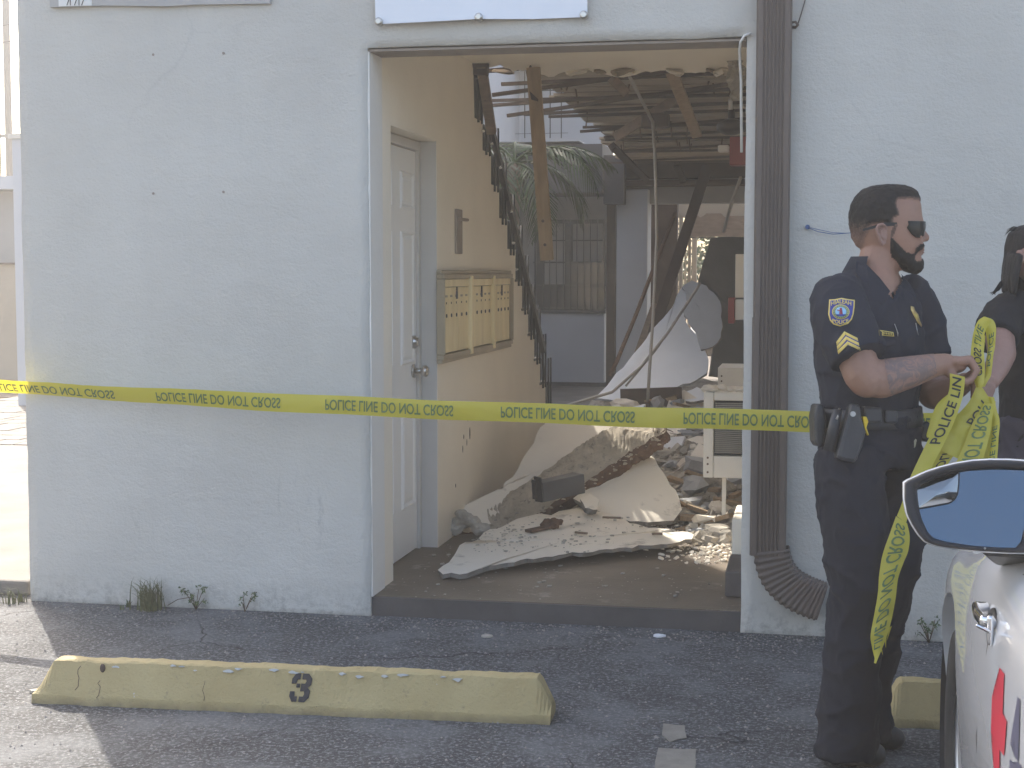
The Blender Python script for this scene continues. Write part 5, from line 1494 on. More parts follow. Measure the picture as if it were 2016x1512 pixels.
q = MB(); q.ball(face(1815.5, 497, 0), (.0075, .013, .0035), (HF, HS, UP), 10, 6); q.ball(face(1816.5, 492.5, 0), (.006, .012, .003), (HF, HS, UP), 10, 6); q.build('lips', M['skin2'], officer)

# tattooed forearm skin: the same body surface a hair's breadth out
arm_poly = [(1738, 706), (1790, 694), (1838, 690), (1846, 735), (1800, 760), (1752, 778)]
shell(bskin, 'tattoo', arm_poly, M['tattoo'], officer, .0003, 4, 0, box=lambda v: (v - EYE).dot(FW) < D0 - .10)

# shirt
sh = MB()
sh.ell([(W2(x, y_), a, b_) for y_, x, a, b_ in TOR[:11]], SS, FD, 36)
sh.tube([W2(1668, 566, -.09), W2(1652, 585, -.13), W2(1654, 620, -.17), W2(1669, 662, -.20), W2(1690, 706, -.235)], [.05, .078, .086, .086, .084], 20)
sh.tube([W2(1782, 566, .09), W2(1797, 590, .13), W2(1808, 640, .14), W2(1822, 706, .125)], [.05, .076, .082, .08], 20)
def fold(v):
    x, y_ = proj(v); t = nz((v.x * 3, v.y * 3, v.z * 9), 1.6, 3); r_ = 1 - abs(nz(v, 9, 8)) * 2
    r2 = 1 - abs(nz((v.x * 1.3, v.y * 1.3, v.z * .8), 15, 2)) * 2.2
    return .006 * t + .0055 * r_ * r_ * r_ + .004 * nz(v, 16, 5) + .003 * max(0, r2) ** 3
shirt = remeshed(sh, .006, 4, .5, fold)
bv = BVHTree.FromPolygons([tuple(v) for v in shirt.v], shirt.f)
vneck = [(1690, 500), (1704, 530), (1730, 558), (1757, 586), (1766, 566), (1776, 550), (1768, 500)]
cutv = [in_poly(*proj(v), vneck) and (v - EYE).dot(FW) < D0 + .09 for v in shirt.v]
kk = [k for k, f_ in enumerate(shirt.f) if not any(cutv[i] for i in f_)]
shirt.f = [shirt.f[k] for k in kk]; shirt.sm = [True] * len(kk)
so_ = shirt.build('shirt', M['navy'], officer)
# collar
q = MB(); rs = []
for k, (rad, dz) in enumerate(((.064, .0), (.071, .004), (.098, -.046), (.094, -.050))):
    rg = []
    for j in range(25):
        th = R(75 + 210 * j / 24); c_ = W2(1722, 530)
        rg.append(Vector((c_.x, c_.y, W2(1700, 507).z + dz)) + (FD * math.cos(th) * 1.02 + SS * math.sin(th)) * rad)
    rs.append(rg)
q.rings(rs, False, True, closed=False)
for leaf in ([(1685, 512, -.055), (1706, 521, -.085), (1732, 546, -.105), (1753, 573, -.120), (1737, 600, -.155), (1712, 576, -.150), (1684, 536, -.11)], [(1776, 545, .03), (1766, 556, -.03), (1756, 577, -.105), (1764, 598, -.11), (1780, 576, -.02)]):
    q.prism([W2(*p_) for p_ in leaf], FW * .007)
q.build('collar', M['navy'], officer, bevel=.003)
# trousers
tr_ = MB()
tr_.ell([(W2(x, y_), a * 1.03, b_ * 1.04) for y_, x, a, b_ in TOR[9:]], SS, FD, 30)
tr_.chain([(W2(1672, 905, -.09), .102), (W2(1680, 1030, -.10), .098), (W2(1689, 1150, -.11), .085), (W2(1680, 1280, -.09), .084), (W2(1670, 1400, -.07), .086)])
tr_.tube([W2(1670, 1395, -.07), W2(1667, 1492, -.07)], [.086, .088], 16)
tr_.chain([(W2(1752, 905, .09), .102), (W2(1760, 1030, .07), .096), (W2(1757, 1100, .06), .089), (W2(1720, 1240, .09), .08), (W2(1703, 1380, .12), .08)])
tr_.tube([W2(1703, 1375, .12), W2(1703, 1456, .12)], [.08, .086], 16)
def fold2(v):
    r_ = 1 - abs(nz((v.x, v.y, v.z * 1.4), 8, 8)) * 2
    r2 = 1 - abs(nz((v.x * 1.2, v.y * 1.2, v.z * .9), 17, 2)) * 2.2
    return .008 * nz((v.x * 4, v.y * 4, v.z * 8), 1.2, 3) + .009 * r_ ** 3 + .004 * nz(v, 14, 5) + .004 * max(0, r2) ** 3
trs = remeshed(tr_, .008, 4, .5, fold2); trs.build('trousers', M['navy_trousers'], officer)
bt = MB()
for (hx, hy, hd, tx, ty, td) in ((1668, 1478, -.07, 1722, 1486, -.06), (1702, 1440, .12, 1760, 1450, .10)):
    z0 = 0.03
    h_ = W2(hx, hy, hd); t_ = W2(tx, ty, td)
    h_ = Vector((h_.x, h_.y, .055)); t_ = Vector((t_.x, t_.y, .036))
    bt.capsule(h_, .05, t_, .036, flat=(FW, .95)); bt.capsule(h_ + ZV * .1, .055, h_, .052)
bts = remeshed(bt, .007, 3); 
for v in bts.v: v.z = max(v.z, .004)
bts.build('boots', M['leather'], officer)

# duty belt and what hangs on it
q = MB(); q.ell([(W2(1712, 800), .174, .140), (W2(1712, 800.5), .182, .148), (W2(1713, 836), .184, .150), (W2(1713, 836.5), .174, .14)], SS, FD, 40); q.build('duty_belt', M['leather'], officer)
def gear(name, poly, dd, th, m_, bev=.006, parent=officer):
    q = MB(); q.prism([W2(x, y_, dd) for x, y_ in poly], FW * th); return q.build(name, m_, parent, bevel=bev)
gear('radio_pouch', [(1608, 794), (1622, 796), (1628, 830), (1622, 878), (1612, 881), (1605, 868), (1603, 820)], -.13, .09, M['leather'], .012)
fl_ = MB(); fl_.tube([W2(1649, 806, -.19), W2(1643, 835, -.19), W2(1632, 888, -.19)], [.014, .017, .018], 14); fl_.build('baton_holder', M['leather'], officer)
fl_ = MB(); fl_.tube([W2(1653, 804, -.195), W2(1647, 826, -.205)], [.004, .004], 6); fl_.build('metal_clip', M['nickel'], officer)
ho = gear('holster', [(1646, 903), (1656, 866), (1664, 837), (1677, 793), (1694, 795), (1698, 823), (1706, 850), (1699, 880), (1686, 913), (1664, 909)], -.225, .06, M['leather'], .012)
fl_ = MB(); fl_.cyl(W2(1679, 815, -.226), -FW, .008, .004, 14); fl_.cyl(W2(1679, 815, -.231), -FW, .004, .002, 10); fl_.build('snap_button', M['nickel'], ho)
gear('yellow_grip', [(1698, 820), (1706, 820), (1710, 830), (1706, 842), (1711, 856), (1709, 858), (1702, 842)], -.215, .02, M['yellow_plastic'], .002)
gear('magazine_pouch', [(1700, 800), (1737, 802), (1738, 832), (1702, 832)], -.195, .05, M['leather'], .008)
gear('buckle_pouch', [(1742, 806), (1768, 808), (1768, 834), (1742, 834)], -.175, .05, M['leather'], .008)
gear('back_pouch', [(1815, 832), (1830, 828), (1838, 850), (1832, 872), (1816, 868)], -.03, .08, M['leather'], .010)
gear('key_ring', [(1800, 868), (1803, 864), (1805, 866), (1802, 880), (1800, 882)], -.13, .004, M['nickel'], 0)

# badges sewn to the cloth: laid onto the sleeve or chest surface
def on_cloth(px_, py_, off):
    d = ray(px_, py_).normalized(); h, n_, i_, ds = bv.ray_cast(EYE, d)
    if h is None: h = W2(px_, py_, -.2)
    return h - d * off
def decal(name, poly, m_, off, parent, rings_=5):
    cx_ = sum(p[0] for p in poly) / len(poly); cy_ = sum(p[1] for p in poly) / len(poly)
    pl = []
    for i in range(len(poly)):
        a = poly[i]; b_ = poly[(i + 1) % len(poly)]; k = max(1, int(math.hypot(b_[0] - a[0], b_[1] - a[1]) / 4))
        pl += [(a[0] + (b_[0] - a[0]) * j / k, a[1] + (b_[1] - a[1]) * j / k) for j in range(k)]
    N = len(pl); vs = []; fs = []
    for r_ in range(rings_):
        k = 1 - r_ / rings_
        vs += [on_cloth(cx_ + (x - cx_) * k, cy_ + (y_ - cy_) * k, off) for x, y_ in pl]
    vs.append(on_cloth(cx_, cy_, off))
    for r_ in range(rings_ - 1):
        for j in range(N): fs.append((r_ * N + j, r_ * N + (j + 1) % N, (r_ + 1) * N + (j + 1) % N, (r_ + 1) * N + j))
    for j in range(N): fs.append(((rings_ - 1) * N + j, (rings_ - 1) * N + (j + 1) % N, rings_ * N))
    rim = [on_cloth(x, y_, 0) for x, y_ in pl]; b0 = len(vs); vs += rim
    for j in range(N): fs.append((j, (j + 1) % N, b0 + (j + 1) % N, b0 + j))
    mb = MB(); mb.add(vs, fs, True); return mb.build(name, m_, parent)
z2 = lambda l: [(1580 + x / 5.815, 500 + y_ / 5.815) for x, y_ in l]
shield = z2([(305, 522), (370, 518), (445, 502), (520, 516), (600, 526), (597, 600), (585, 690), (565, 750), (520, 800), (430, 830), (355, 808), (312, 760), (293, 690), (300, 600)])
sh_c = (sum(p[0] for p in shield) / len(shield), sum(p[1] for p in shield) / len(shield))
patch = decal('shoulder_patch', shield, M['gold'], .0035, officer)
decal('patch_field', [(sh_c[0] + (x - sh_c[0]) * .90, sh_c[1] + (y_ - sh_c[1]) * .91) for x, y_ in shield], M['patch_blue'], .0050, patch)
cc = (1580 + 438 / 5.815, 500 + 662 / 5.815)
circ = lambda rx, ry: [(cc[0] + rx * math.cos(t * .2618), cc[1] + ry * math.sin(t * .2618)) for t in range(24)]
decal('patch_ring', circ(17.3, 14.6), M['gold'], .0062, patch, 3); decal('patch_seal', circ(16, 13.4), M['patch_green'], .0072, patch, 3); decal('patch_disc', circ(11, 9.6), M['patch_light'], .0082, patch, 3)
decal('patch_figure', z2([(425, 615), (450, 615), (455, 650), (462, 695), (418, 695), (424, 655), (392, 645), (392, 635), (424, 640)]), M['patch_red'], .0092, patch, 2)
decal('patch_ground', z2([(378, 690), (500, 690), (470, 712), (400, 712)]), M['patch_blue'], .0094, patch, 2)
for k in range(20):
    a = k * math.pi / 10; p_ = (cc[0] + 13.5 * math.cos(a), cc[1] + 11.5 * math.sin(a)); decal('seal_dot', [(p_[0] - .8, p_[1] - .6), (p_[0] + .8, p_[1] - .6), (p_[0] + .8, p_[1] + .6), (p_[0] - .8, p_[1] + .6)], M['gold'], .0086, patch, 1)
def cloth_text(body_, fn, m_, off, parent, name='lettering', bold=.02):
    vs, fs, w_, h_ = text_shape(body_, bold); mb = MB(); mb.add([on_cloth(*fn(u, v), off) for u, v in vs], fs); return mb.build(name, m_, parent)
cloth_text('HIALEAH', lambda u, v: (1580 + (328 + 230 * u) / 5.815, 500 + (592 - 46 * v - 26 * math.sin(math.pi * u) - 0) / 5.815), M['gold'], .0066, patch)
cloth_text('POLICE', lambda u, v: (1580 + (342 + 184 * u) / 5.815, 500 + (783 - 44 * v + 18 * math.sin(math.pi * u)) / 5.815), M['gold'], .0066, patch)
# sergeant's chevrons
chev = decal('chevrons', z2([(478, 885), (630, 962), (655, 1090), (515, 1045), (410, 1148), (385, 1012)]), M['patch_blue'], .0018, officer)
for k in range(3):
    o_ = k * 57
    for pts_ in ([(478 + k * 18, 885 + o_), (630 + k * 14, 962 + o_ * .95), (637 + k * 13, 998 + o_ * .95), (490 + k * 15, 925 + o_)], [(478 + k * 18, 885 + o_), (490 + k * 15, 925 + o_), (393 + k * 8, 1052 + o_ * .85), (384 + k * 8, 1010 + o_ * .85)]):
        decal('chevron_bar', z2(pts_), M['gold'], .0034, chev, 2)
plate = decal('name_plate', z2([(873, 868), (1040, 895), (1050, 945), (1035, 945), (878, 932)]), M['gold'], .004, officer, 2)
decal('plate_field', z2([(882, 878), (1032, 903), (1034, 935), (886, 924)]), M['black'], .0055, plate, 2)
for k in range(7):
    x = 900 + k * 19
    decal('plate_letter', z2([(x, 890 + k * 2.6), (x + 10, 891 + k * 2.6), (x + 10, 915 + k * 2.6), (x, 914 + k * 2.6)]), M['gold'], .0065, plate, 1)
badge = decal('badge', z2([(1238, 595), (1275, 605), (1290, 650), (1325, 690), (1345, 760), (1368, 815), (1362, 838), (1320, 790), (1290, 735), (1265, 690), (1240, 640)]), M['gold_metal'], .010, officer, 2)
decal('badge_seal', z2([(1285, 675), (1318, 700), (1328, 745), (1300, 735), (1285, 705)]), M['gold'], .013, badge, 1)
decal('badge_chain', z2([(1292, 790), (1302, 792), (1312, 850), (1330, 930), (1322, 930), (1304, 850)]), M['nickel'], .008, badge, 1)
decal('pen', z2([(1050, 800), (1058, 800), (1098, 905), (1094, 948), (1088, 945), (1085, 900)]), M['nickel'], .006, officer, 1)
# button placket and pocket flap, stitched seams
decal('pocket_flap', z2([(872, 965), (1060, 985), (1062, 1040), (960, 1075), (872, 1030)]), M['navy'], .003, officer, 2)

# ------------------------------------------------------------------ the second person
D1 = 5.0
def W3(px_, py_, dd=0): return at(px_, py_, D1 + dd)
woman = thing('person', 'dark haired person in black shirt at the right edge gripping the tape bundle', 'person', tuple(W3(2060, 1430)))
woman.location.z = 0; WLOC[woman.name] = Vector(woman.location)
S2 = (RT * .80 + FH * .6).normalized(); F2 = (-RT * .6 + FH * .80).normalized()
S2 = (RT * .75 - FH * .66).normalized(); F2 = (-RT * .66 - FH * .75).normalized()
b2 = MB()
T2 = [(575, 2036, .07, .06), (592, 2040, .12, .075), (612, 2046, .155, .09), (650, 2052, .16, .105), (700, 2056, .15, .115), (760, 2058, .142, .11), (820, 2060, .15, .11), (880, 2062, .165, .12), (920, 2062, .165, .12)]
b2.ell([(W3(x, y_), a * .94, b_ * .94) for y_, x, a, b_ in T2], S2, F2)
for sx in (-1, 1): b2.chain([(W3(2062 + 48 * sx, 930), .085), (W3(2062 + 46 * sx, 1180), .06), (W3(2062 + 44 * sx, 1410), .045)]); b2.capsule(W3(2062 + 44 * sx, 1410), .04, W3(2040 + 44 * sx, 1428, -.1), .03)
b2.capsule(W3(2036, 590), .05, W3(2038, 530), .048)
b2.ball(W3(2042, 500), (.085, .078, .11), (F2, S2, UP), 20, 14); b2.ball(W3(2030, 520, -.05), (.05, .05, .06), (F2, S2, UP)); b2.ball(W3(2012, 508, -.10), (.014, .012, .018), (F2, S2, UP), 10, 6)
for sx in (-1, 1): b2.ball(W3(2022 + 14 * sx, 497, -.075), (.012, .014, .010), (F2, S2, UP), 8, 6)
b2.chain([(W3(1988, 618, -.02), .05), (W3(1968, 665, -.16), .047), (W3(1973, 697, -.24), .043), (W3(1962, 725, -.30), .038), (W3(1950, 750, -.345), .029)])
b2.chain([(W3(2110, 618, .06), .05), (W3(2125, 720, .02), .045), (W3(2100, 790, -.15), .035), (W3(2060, 790, -.22), .028)])
# her hand closed round the tape
b2.ball(W3(1942, 765, -.36), (.026, .034, .03), (RT, FW, UP))
for k in range(4):
    y_ = 757 + k * 10.5; ln = (1, 1.06, 1.0, .85)[k]
    b2.chain([(W3(1948, y_, -.375), .0125), (W3(1936, y_ - 1, -.415), .0118), (W3(1920 - 3 * ln, y_ + 2, -.415), .0105), (W3(1916, y_ + 4, -.385), .0092)], 10)
b2.chain([(W3(1950, 748, -.37), .014), (W3(1934, 744, -.395), .0125), (W3(1919, 750, -.40), .0105), (W3(1912, 757, -.395), .0095)], 10)
for dy in (0,): b2.ball(W3(2062, 792, -.22), (.03, .04, .025), (RT, FW, UP)); [b2.chain([(W3(2050, 786 + 6 * k, -.24), .011), (W3(2036, 788 + 6 * k, -.25), .01), (W3(2030, 794 + 6 * k, -.235), .009)], 10) for k in range(4)]
b2.chain([(W3(2056, 782, -.25), .012), (W3(2042, 780, -.27), .010)], 10)
wskin = remeshed(b2, .0045, 4, .5); wskin.build('body', M['skin2'], woman)
sh2 = MB(); sh2.ell([(W3(x, y_), a * 1.04, b_ * 1.05) for y_, x, a, b_ in T2[:8]], S2, F2, 30)
sh2.tube([W3(2010, 598, .0), W3(1986, 612, -.03), W3(1968, 640, -.10), W3(1962, 668, -.165)], [.05, .066, .072, .066], 18)
sh2.tube([W3(2080, 598, .04), W3(2108, 620, .06), W3(2122, 690, .03)], [.05, .066, .066], 18)
remeshed(sh2, .007, 4, .5, fold).build('shirt', M['black_cloth'], woman)
tr2 = MB(); tr2.ell([(W3(x, y_), a * 1.05, b_ * 1.05) for y_, x, a, b_ in T2[6:]], S2, F2, 26)
for sx in (-1, 1): tr2.chain([(W3(2062 + 48 * sx, 930), .092), (W3(2062 + 46 * sx, 1180), .07), (W3(2062 + 44 * sx, 1400), .06)])
remeshed(tr2, .01, 3, .5, fold2).build('trousers', M['jeans'], woman)
hr = MB()
hr.ell([(W3(2040, 441, .0), .03, .03), (W3(2040, 447, .0), .065, .062), (W3(2040, 460, .01), .092, .087), (W3(2040, 485, .02), .103, .100), (W3(2042, 520, .03), .105, .108), (W3(2042, 555, .035), .104, .112), (W3(2042, 574, .035), .09, .10)], F2, S2, 28)
for i in range(16):
    px_ = 1976 + i * 1.6; hr.tube([W3(px_ + 8, 500, .05 - i * .012), W3(px_, 545, .045 - i * .012), W3(px_ - 6 + (i % 3) * 4, 578 + (i * 7) % 9, .04 - i * .012)], [.014, .012, .002], 6)
rh = remeshed(hr, .006, 2, .5, lambda v: .004 * nz((v.x * 10, v.y * 10, v.z), 8, 3)); rh.build('hair', M['hair'], woman)
q = MB()
for i in range(7):
    q.tube([W3(1984 - i * .5, 530 + i * 3, .02), W3(1976 - i, 556, .02), W3(1966 - i * 1.5, 571 + i * .6, .02), W3(1948 + i * 2.2, 577 + (i % 3) * 2.0, .02)], [.004, .004, .003, .0008], 5)
for i in range(5): q.tube([W3(2010, 450 + i, -.02), W3(1996 - i * 2, 446 + i * 2, .0), W3(1982 - i, 452 + i * 3, 0)], [.002, .0015, .0006], 4)
q.build('loose_strands', M['hair'], woman)

# ================================================================== TAPE
class Ribbon:
    """strip given by its two edges (world points); gives surface points for print"""
    def __init__(s, left, right, n=48):
        s.L = s.res(left, n); s.R = s.res(right, n); s.n = n
        s.len = [0.0]
        for i in range(n): s.len.append(s.len[-1] + (((s.L[i + 1] + s.R[i + 1]) - (s.L[i] + s.R[i])) / 2).length)
    def res(s, pts, n):
        P_ = [Vector(p) for p in pts]; out = []
        for i in range(n + 1):
            u = i / n * (len(P_) - 1); k = min(int(u), len(P_) - 2); t = u - k
            p0 = P_[max(k - 1, 0)]; p1 = P_[k]; p2 = P_[k + 1]; p3 = P_[min(k + 2, len(P_) - 1)]
            out.append(.5 * ((2 * p1) + (p2 - p0) * t + (2 * p0 - 5 * p1 + 4 * p2 - p3) * t * t + (3 * p1 - p0 - 3 * p2 + p3) * t ** 3))
        return out
    def pt(s, u, v):
        """u metres along, v 0..1 from left edge to right edge"""
        u = max(0, min(u, s.len[-1] - 1e-6)); k = 0
        lo, hi = 0, s.n
        while hi - lo > 1:
            m_ = (lo + hi) // 2
            if s.len[m_] <= u: lo = m_
            else: hi = m_
        t = (u - s.len[lo]) / max(s.len[lo + 1] - s.len[lo], 1e-9)
        l = s.L[lo].lerp(s.L[lo + 1], t); r_ = s.R[lo].lerp(s.R[lo + 1], t)
        al = (s.L[lo + 1] + s.R[lo + 1] - s.L[lo] - s.R[lo]); n_ = al.cross(r_ - l).normalized()
        p = l.lerp(r_, v)
        bow = math.sin(math.pi * v) * s.bow
        if n_.dot(EYE - p) < 0: n_ = -n_
        return p + n_ * (bow + s.bow * (.9 * nz(p, 16, 4) + .5 * nz(p, 38, 7))), n_
    bow = .0
    def build(s, name, parent, m_=None, cols=5):
        rows = [[s.pt(s.len[i], k / cols)[0] for k in range(cols + 1)] for i in range(s.n + 1)]
        mb = MB(); mb.rings(rows, False, True, closed=False); return mb.build(name, m_ or M['tape'], parent)
    def text(s, body_, u0, u1, v0, v1, parent, m_, flipx=False, flipy=False, bold=.015, off=.0034, back=False):
        """print running along the strip from u0 to u1; v0 baseline, v1 top"""
        vs, fs, w_, h_ = text_shape(body_, bold); mb = MB(); pts = []
        for x, y_ in vs:
            if flipx: x = 1 - x
            if flipy: y_ = 1 - y_
            p, n_ = s.pt(u0 + (u1 - u0) * x, v0 + (v1 - v0) * y_); pts.append(p + n_ * off)
        mb.add(pts, fs); return mb.build('lettering', m_, parent)

# long strip across the front, seen from behind and upside down
pl_, pr_ = at(-260, 741, 7.15), at(1990, 838, 5.22)
tape = thing('barrier_tape', 'long yellow police barrier tape stretched across the building front, printed upside down', 'barrier tape', tuple((pl_ + pr_) / 2))
n_ = 24; Lp = []; Rp = []
for i in range(n_ + 1):
    t = i / n_; c_ = pl_.lerp(pr_, t) + ZV * (-.035 * 4 * t * (1 - t) + .002 * math.sin(i * 1.7))
    tw = .05 * math.sin(i * .9 + 1) + (.75 if t < .22 else .75 * max(0, 1 - (t - .22) / .22)) * .9
    up_v = (ZV * math.cos(tw) + Vector((0, -1, 0)) * math.sin(tw)); wd = .076
    Lp.append(c_ + up_v * wd / 2); Rp.append(c_ - up_v * wd / 2)
rb1 = Ribbon(Lp, Rp, 160); rb1.bow = .004
rb1.build('strip', tape, None, 6)
def u_at(px_):
    best = None
    for i in range(1600):
        u = rb1.len[-1] * i / 1600; x = proj(rb1.pt(u, .5)[0])[0]
        if best is None or abs(x - px_) < best[0]: best = (abs(x - px_), u)
    return best[1]
for a, b_ in ((-25, 226), (308, 553), (641, 893), (986, 1250), (1346, 1612), (1725, 1985)):
    rb1.text('POLICE LINE DO NOT CROSS', u_at(a), u_at(b_), .22, .80, tape, M['letter_faded'])
# v runs from top edge (0) to bottom edge (1): baseline v=.22 above, tops below -> letters read upside down

# bundle in the hands
bun = thing('tape_bundle', 'loose bundle of yellow police tape hanging in the hands of the officer', 'barrier tape', tuple(W2(1920, 760, -.15)))
def strip(left, right, dl, dr, bow=.003, n_=48, texts=(), nm='strip'):
    l = [W2(x, y_, dl + (dz if len(q_) > 2 else 0)) for q_ in left for x, y_, dz in [(q_ + (0,))[:3]]]
    r_ = [W2(x, y_, dr + (dz if len(q_) > 2 else 0)) for q_ in right for x, y_, dz in [(q_ + (0,))[:3]]]
    rb = Ribbon(l, r_, n_); rb.bow = bow; o = rb.build(nm, bun)
    for tx in texts:
        body_, u0, u1, v0, v1, m_ = tx[:6]; rb.text(body_, rb.len[-1] * u0, rb.len[-1] * u1, v0, v1, o, m_, *(tx[6:]))
    return rb
K, FDD = M['letter'], M['letter_faded']
# A: front strip POLICE LIN(E), read from below upwards
strip([(1870, 735), (1868, 770), (1852, 812), (1830, 860), (1808, 905), (1788, 950), (1776, 990), (1766, 1016)], [(1900, 742), (1896, 778), (1882, 822), (1864, 862), (1842, 905), (1818, 950), (1796, 990), (1784, 1030)], -.20, -.215, .006,
      texts=[('POLICE LIN', .47, .015, .80, .18, K)])
# folded-over left lip of the front strip
strip([(1868, 775), (1842, 800), (1826, 848), (1824, 858)], [(1872, 785), (1856, 812), (1836, 855), (1826, 862)], -.19, -.205, .002, 20)
# B: the long tail with show-through print, ragged tip
strip([(1764, 1016), (1752, 1050), (1738, 1090), (1731, 1130), (1728, 1170), (1720, 1215), (1714, 1250), (1716, 1272), (1721, 1305)], [(1786, 1030), (1791, 1056), (1788, 1085), (1778, 1110), (1768, 1140), (1763, 1180), (1754, 1225), (1744, 1258), (1723, 1306)], -.21, -.225, .006,
      texts=[('LINE DO NOT CROSS', .90, .03, .18, .78, FDD)])
q = MB()
for (x0, y0, x1, y1) in ((1728, 1262, 1738, 1290), (1740, 1250, 1744, 1276), (1750, 1236, 1746, 1262)):
    q.prism([W2(x0, y0, -.217), W2(x0 + 6, y0 - 4, -.217), W2(x1, y1, -.217)], FW * .0005)
q.build('torn_tip', M['tape'], bun)
# C: wide fold POLI
strip([(1925, 752), (1908, 790), (1880, 822), (1858, 848), (1848, 862), (1846, 885)], [(1952, 790), (1938, 815), (1922, 840), (1912, 862), (1900, 880), (1890, 905)], -.155, -.165, .008,
      texts=[('POLI', .50, .12, .94, .50, K)])
# D: folded piece under it
strip([(1858, 860), (1846, 885), (1836, 910), (1824, 935)], [(1908, 858), (1892, 880), (1872, 905), (1850, 940)], -.14, -.15, .006, 24, texts=[('POLICE', .95, .10, .30, .85, K)])
# E: strip with faded NOT CROSS in front
strip([(1938, 792), (1920, 822), (1908, 848), (1894, 885), (1878, 920), (1862, 960)], [(1957, 796), (1954, 822), (1950, 850), (1941, 885), (1930, 920), (1916, 960)], -.175, -.19, .006,
      texts=[('DO NOT CROSS', .98, .03, .16, .80, FDD)])
# F: right hand strip
strip([(1944, 780), (1950, 812), (1953, 835), (1950, 870), (1944, 910), (1938, 960)], [(1957, 782), (1962, 808), (1968, 828), (1966, 865), (1963, 905), (1958, 960)], -.16, -.17, .006,
      texts=[('POLICE LINE', .98, .32, .15, .75, FDD)])
strip([(1952, 786), (1946, 830), (1936, 880), (1925, 940)], [(1960, 790), (1958, 835), (1952, 885), (1944, 940)], -.13, -.135, .004, 24)
# G: top loop, two standing bands
strip([(1922, 762), (1914, 735), (1911, 700), (1914, 668), (1919, 645), (1927, 630), (1937, 624)], [(1936, 762), (1939, 735), (1938, 705), (1936, 680), (1938, 660), (1943, 645), (1952, 634)], -.15, -.16, .010,
      texts=[('CROSS', .16, .55, .2, .8, K), ('LINE', .60, .86, .2, .8, FDD)])
strip([(1930, 765), (1938, 740), (1943, 705), (1944, 678), (1941, 655), (1935, 638), (1930, 629)], [(1938, 762), (1951, 738), (1956, 700), (1960, 668), (1961, 645), (1955, 630), (1940, 623)], -.115, -.125, .010,
      texts=[('POLICE', .30, .75, .25, .8, FDD)])
strip([(1918, 700), (1926, 664), (1934, 650)], [(1934, 712), (1938, 684), (1940, 662)], -.135, -.14, .004, 16)

# ================================================================== THE WHITE CAR
car = thing('car', 'white car at the right edge with a red zigzag decal and a large door mirror', 'car', (1.22, 2.4, 0))
# body: rings along Y, cross section of the left side mirrored; X of the left side about .33
CXM = 1.22
def car_ring(y):
    """outline from sill left over the top to sill right at station y"""
    t = y
    # shoulder heights and half widths along the length
    def itp(tab):
        for (a, va), (b_, vb) in zip(tab, tab[1:]):
            if a <= t <= b_:
                k = (t - a) / (b_ - a); k = k * k * (3 - 2 * k); return va + (vb - va) * k
        return tab[0][1] if t < tab[0][0] else tab[-1][1]
    hw = itp([(-.15, .62), (.0, .80), (.6, .885), (2.2, .90), (3.2, .895), (4.0, .885), (4.5, .80), (4.72, .55)])
    belt = itp([(-.15, .80), (.3, .98), (1.8, .96), (3.0, .95), (3.3, .93), (4.0, .84), (4.5, .74), (4.72, .60)])
    low = itp([(-.15, .40), (.3, .28), (4.2, .24), (4.72, .38)])
    top = belt + itp([(-.15, .01), (.3, .03), (3.0, .04), (4.0, .06), (4.72, .03)])
    pr = [(hw - .07, low), (hw - .015, low + .10), (hw - .004, .5), (hw, .62), (hw - .012, .74), (hw - .035, belt - .05), (hw - .085, belt), (hw * .72, top), (hw * .35, top + .012)]
    pts = [(CXM - x, z) for x, z in pr] + [(CXM + x, z) for x, z in reversed(pr)]
    return [Vector((x, y, z)) for x, z in pts]
ys = [-.15, -.1, 0, .15, .4, .8, 1.2, 1.6, 2.0, 2.4, 2.8, 3.0, 3.2, 3.35, 3.5, 3.65, 3.8, 3.95, 4.1, 4.25, 4.4, 4.55, 4.65, 4.72]
q = MB(); q.rings([car_ring(y) for y in ys], True, True)
cb = q.build('body', M['car_white'], car, sub=1)
WY, WR = 3.78, .325
AR = .385
# wheel arches cut in the flanks
cut = MB()
for wy in (WY, 1.05):
    for sx in (-1, 1):
        cut.cyl((CXM + sx * 1.2, wy, WR + .01), (-sx, 0, 0), AR, .62, 40)
cu = cut.build('arch_cutter', None)
bm_mod = cb.modifiers.new('arch', 'BOOLEAN'); bm_mod.object = cu; bm_mod.operation = 'DIFFERENCE'; bm_mod.solver = 'EXACT'
dg = bpy.context.evaluated_depsgraph_get(); nm_ = bpy.data.meshes.new_from_object(cb.evaluated_get(dg)); nm_.set_sharp_from_angle(angle=R(32)); cb.modifiers.clear(); cb.data = nm_
bpy.data.objects.remove(cu)
bvc = BVHTree.FromPolygons([tuple(v.co + WLOC[car.name]) for v in nm_.vertices], [tuple(p.vertices) for p in nm_.polygons])
def flank(y, z, off=0):
    h, n, i, d = bvc.ray_cast(Vector((-2, y, z)), Vector((1, 0, 0))); x = h.x if h else CXM - .88; return Vector((x - off, y, z)), (n if h else Vector((-1, 0, 0)))
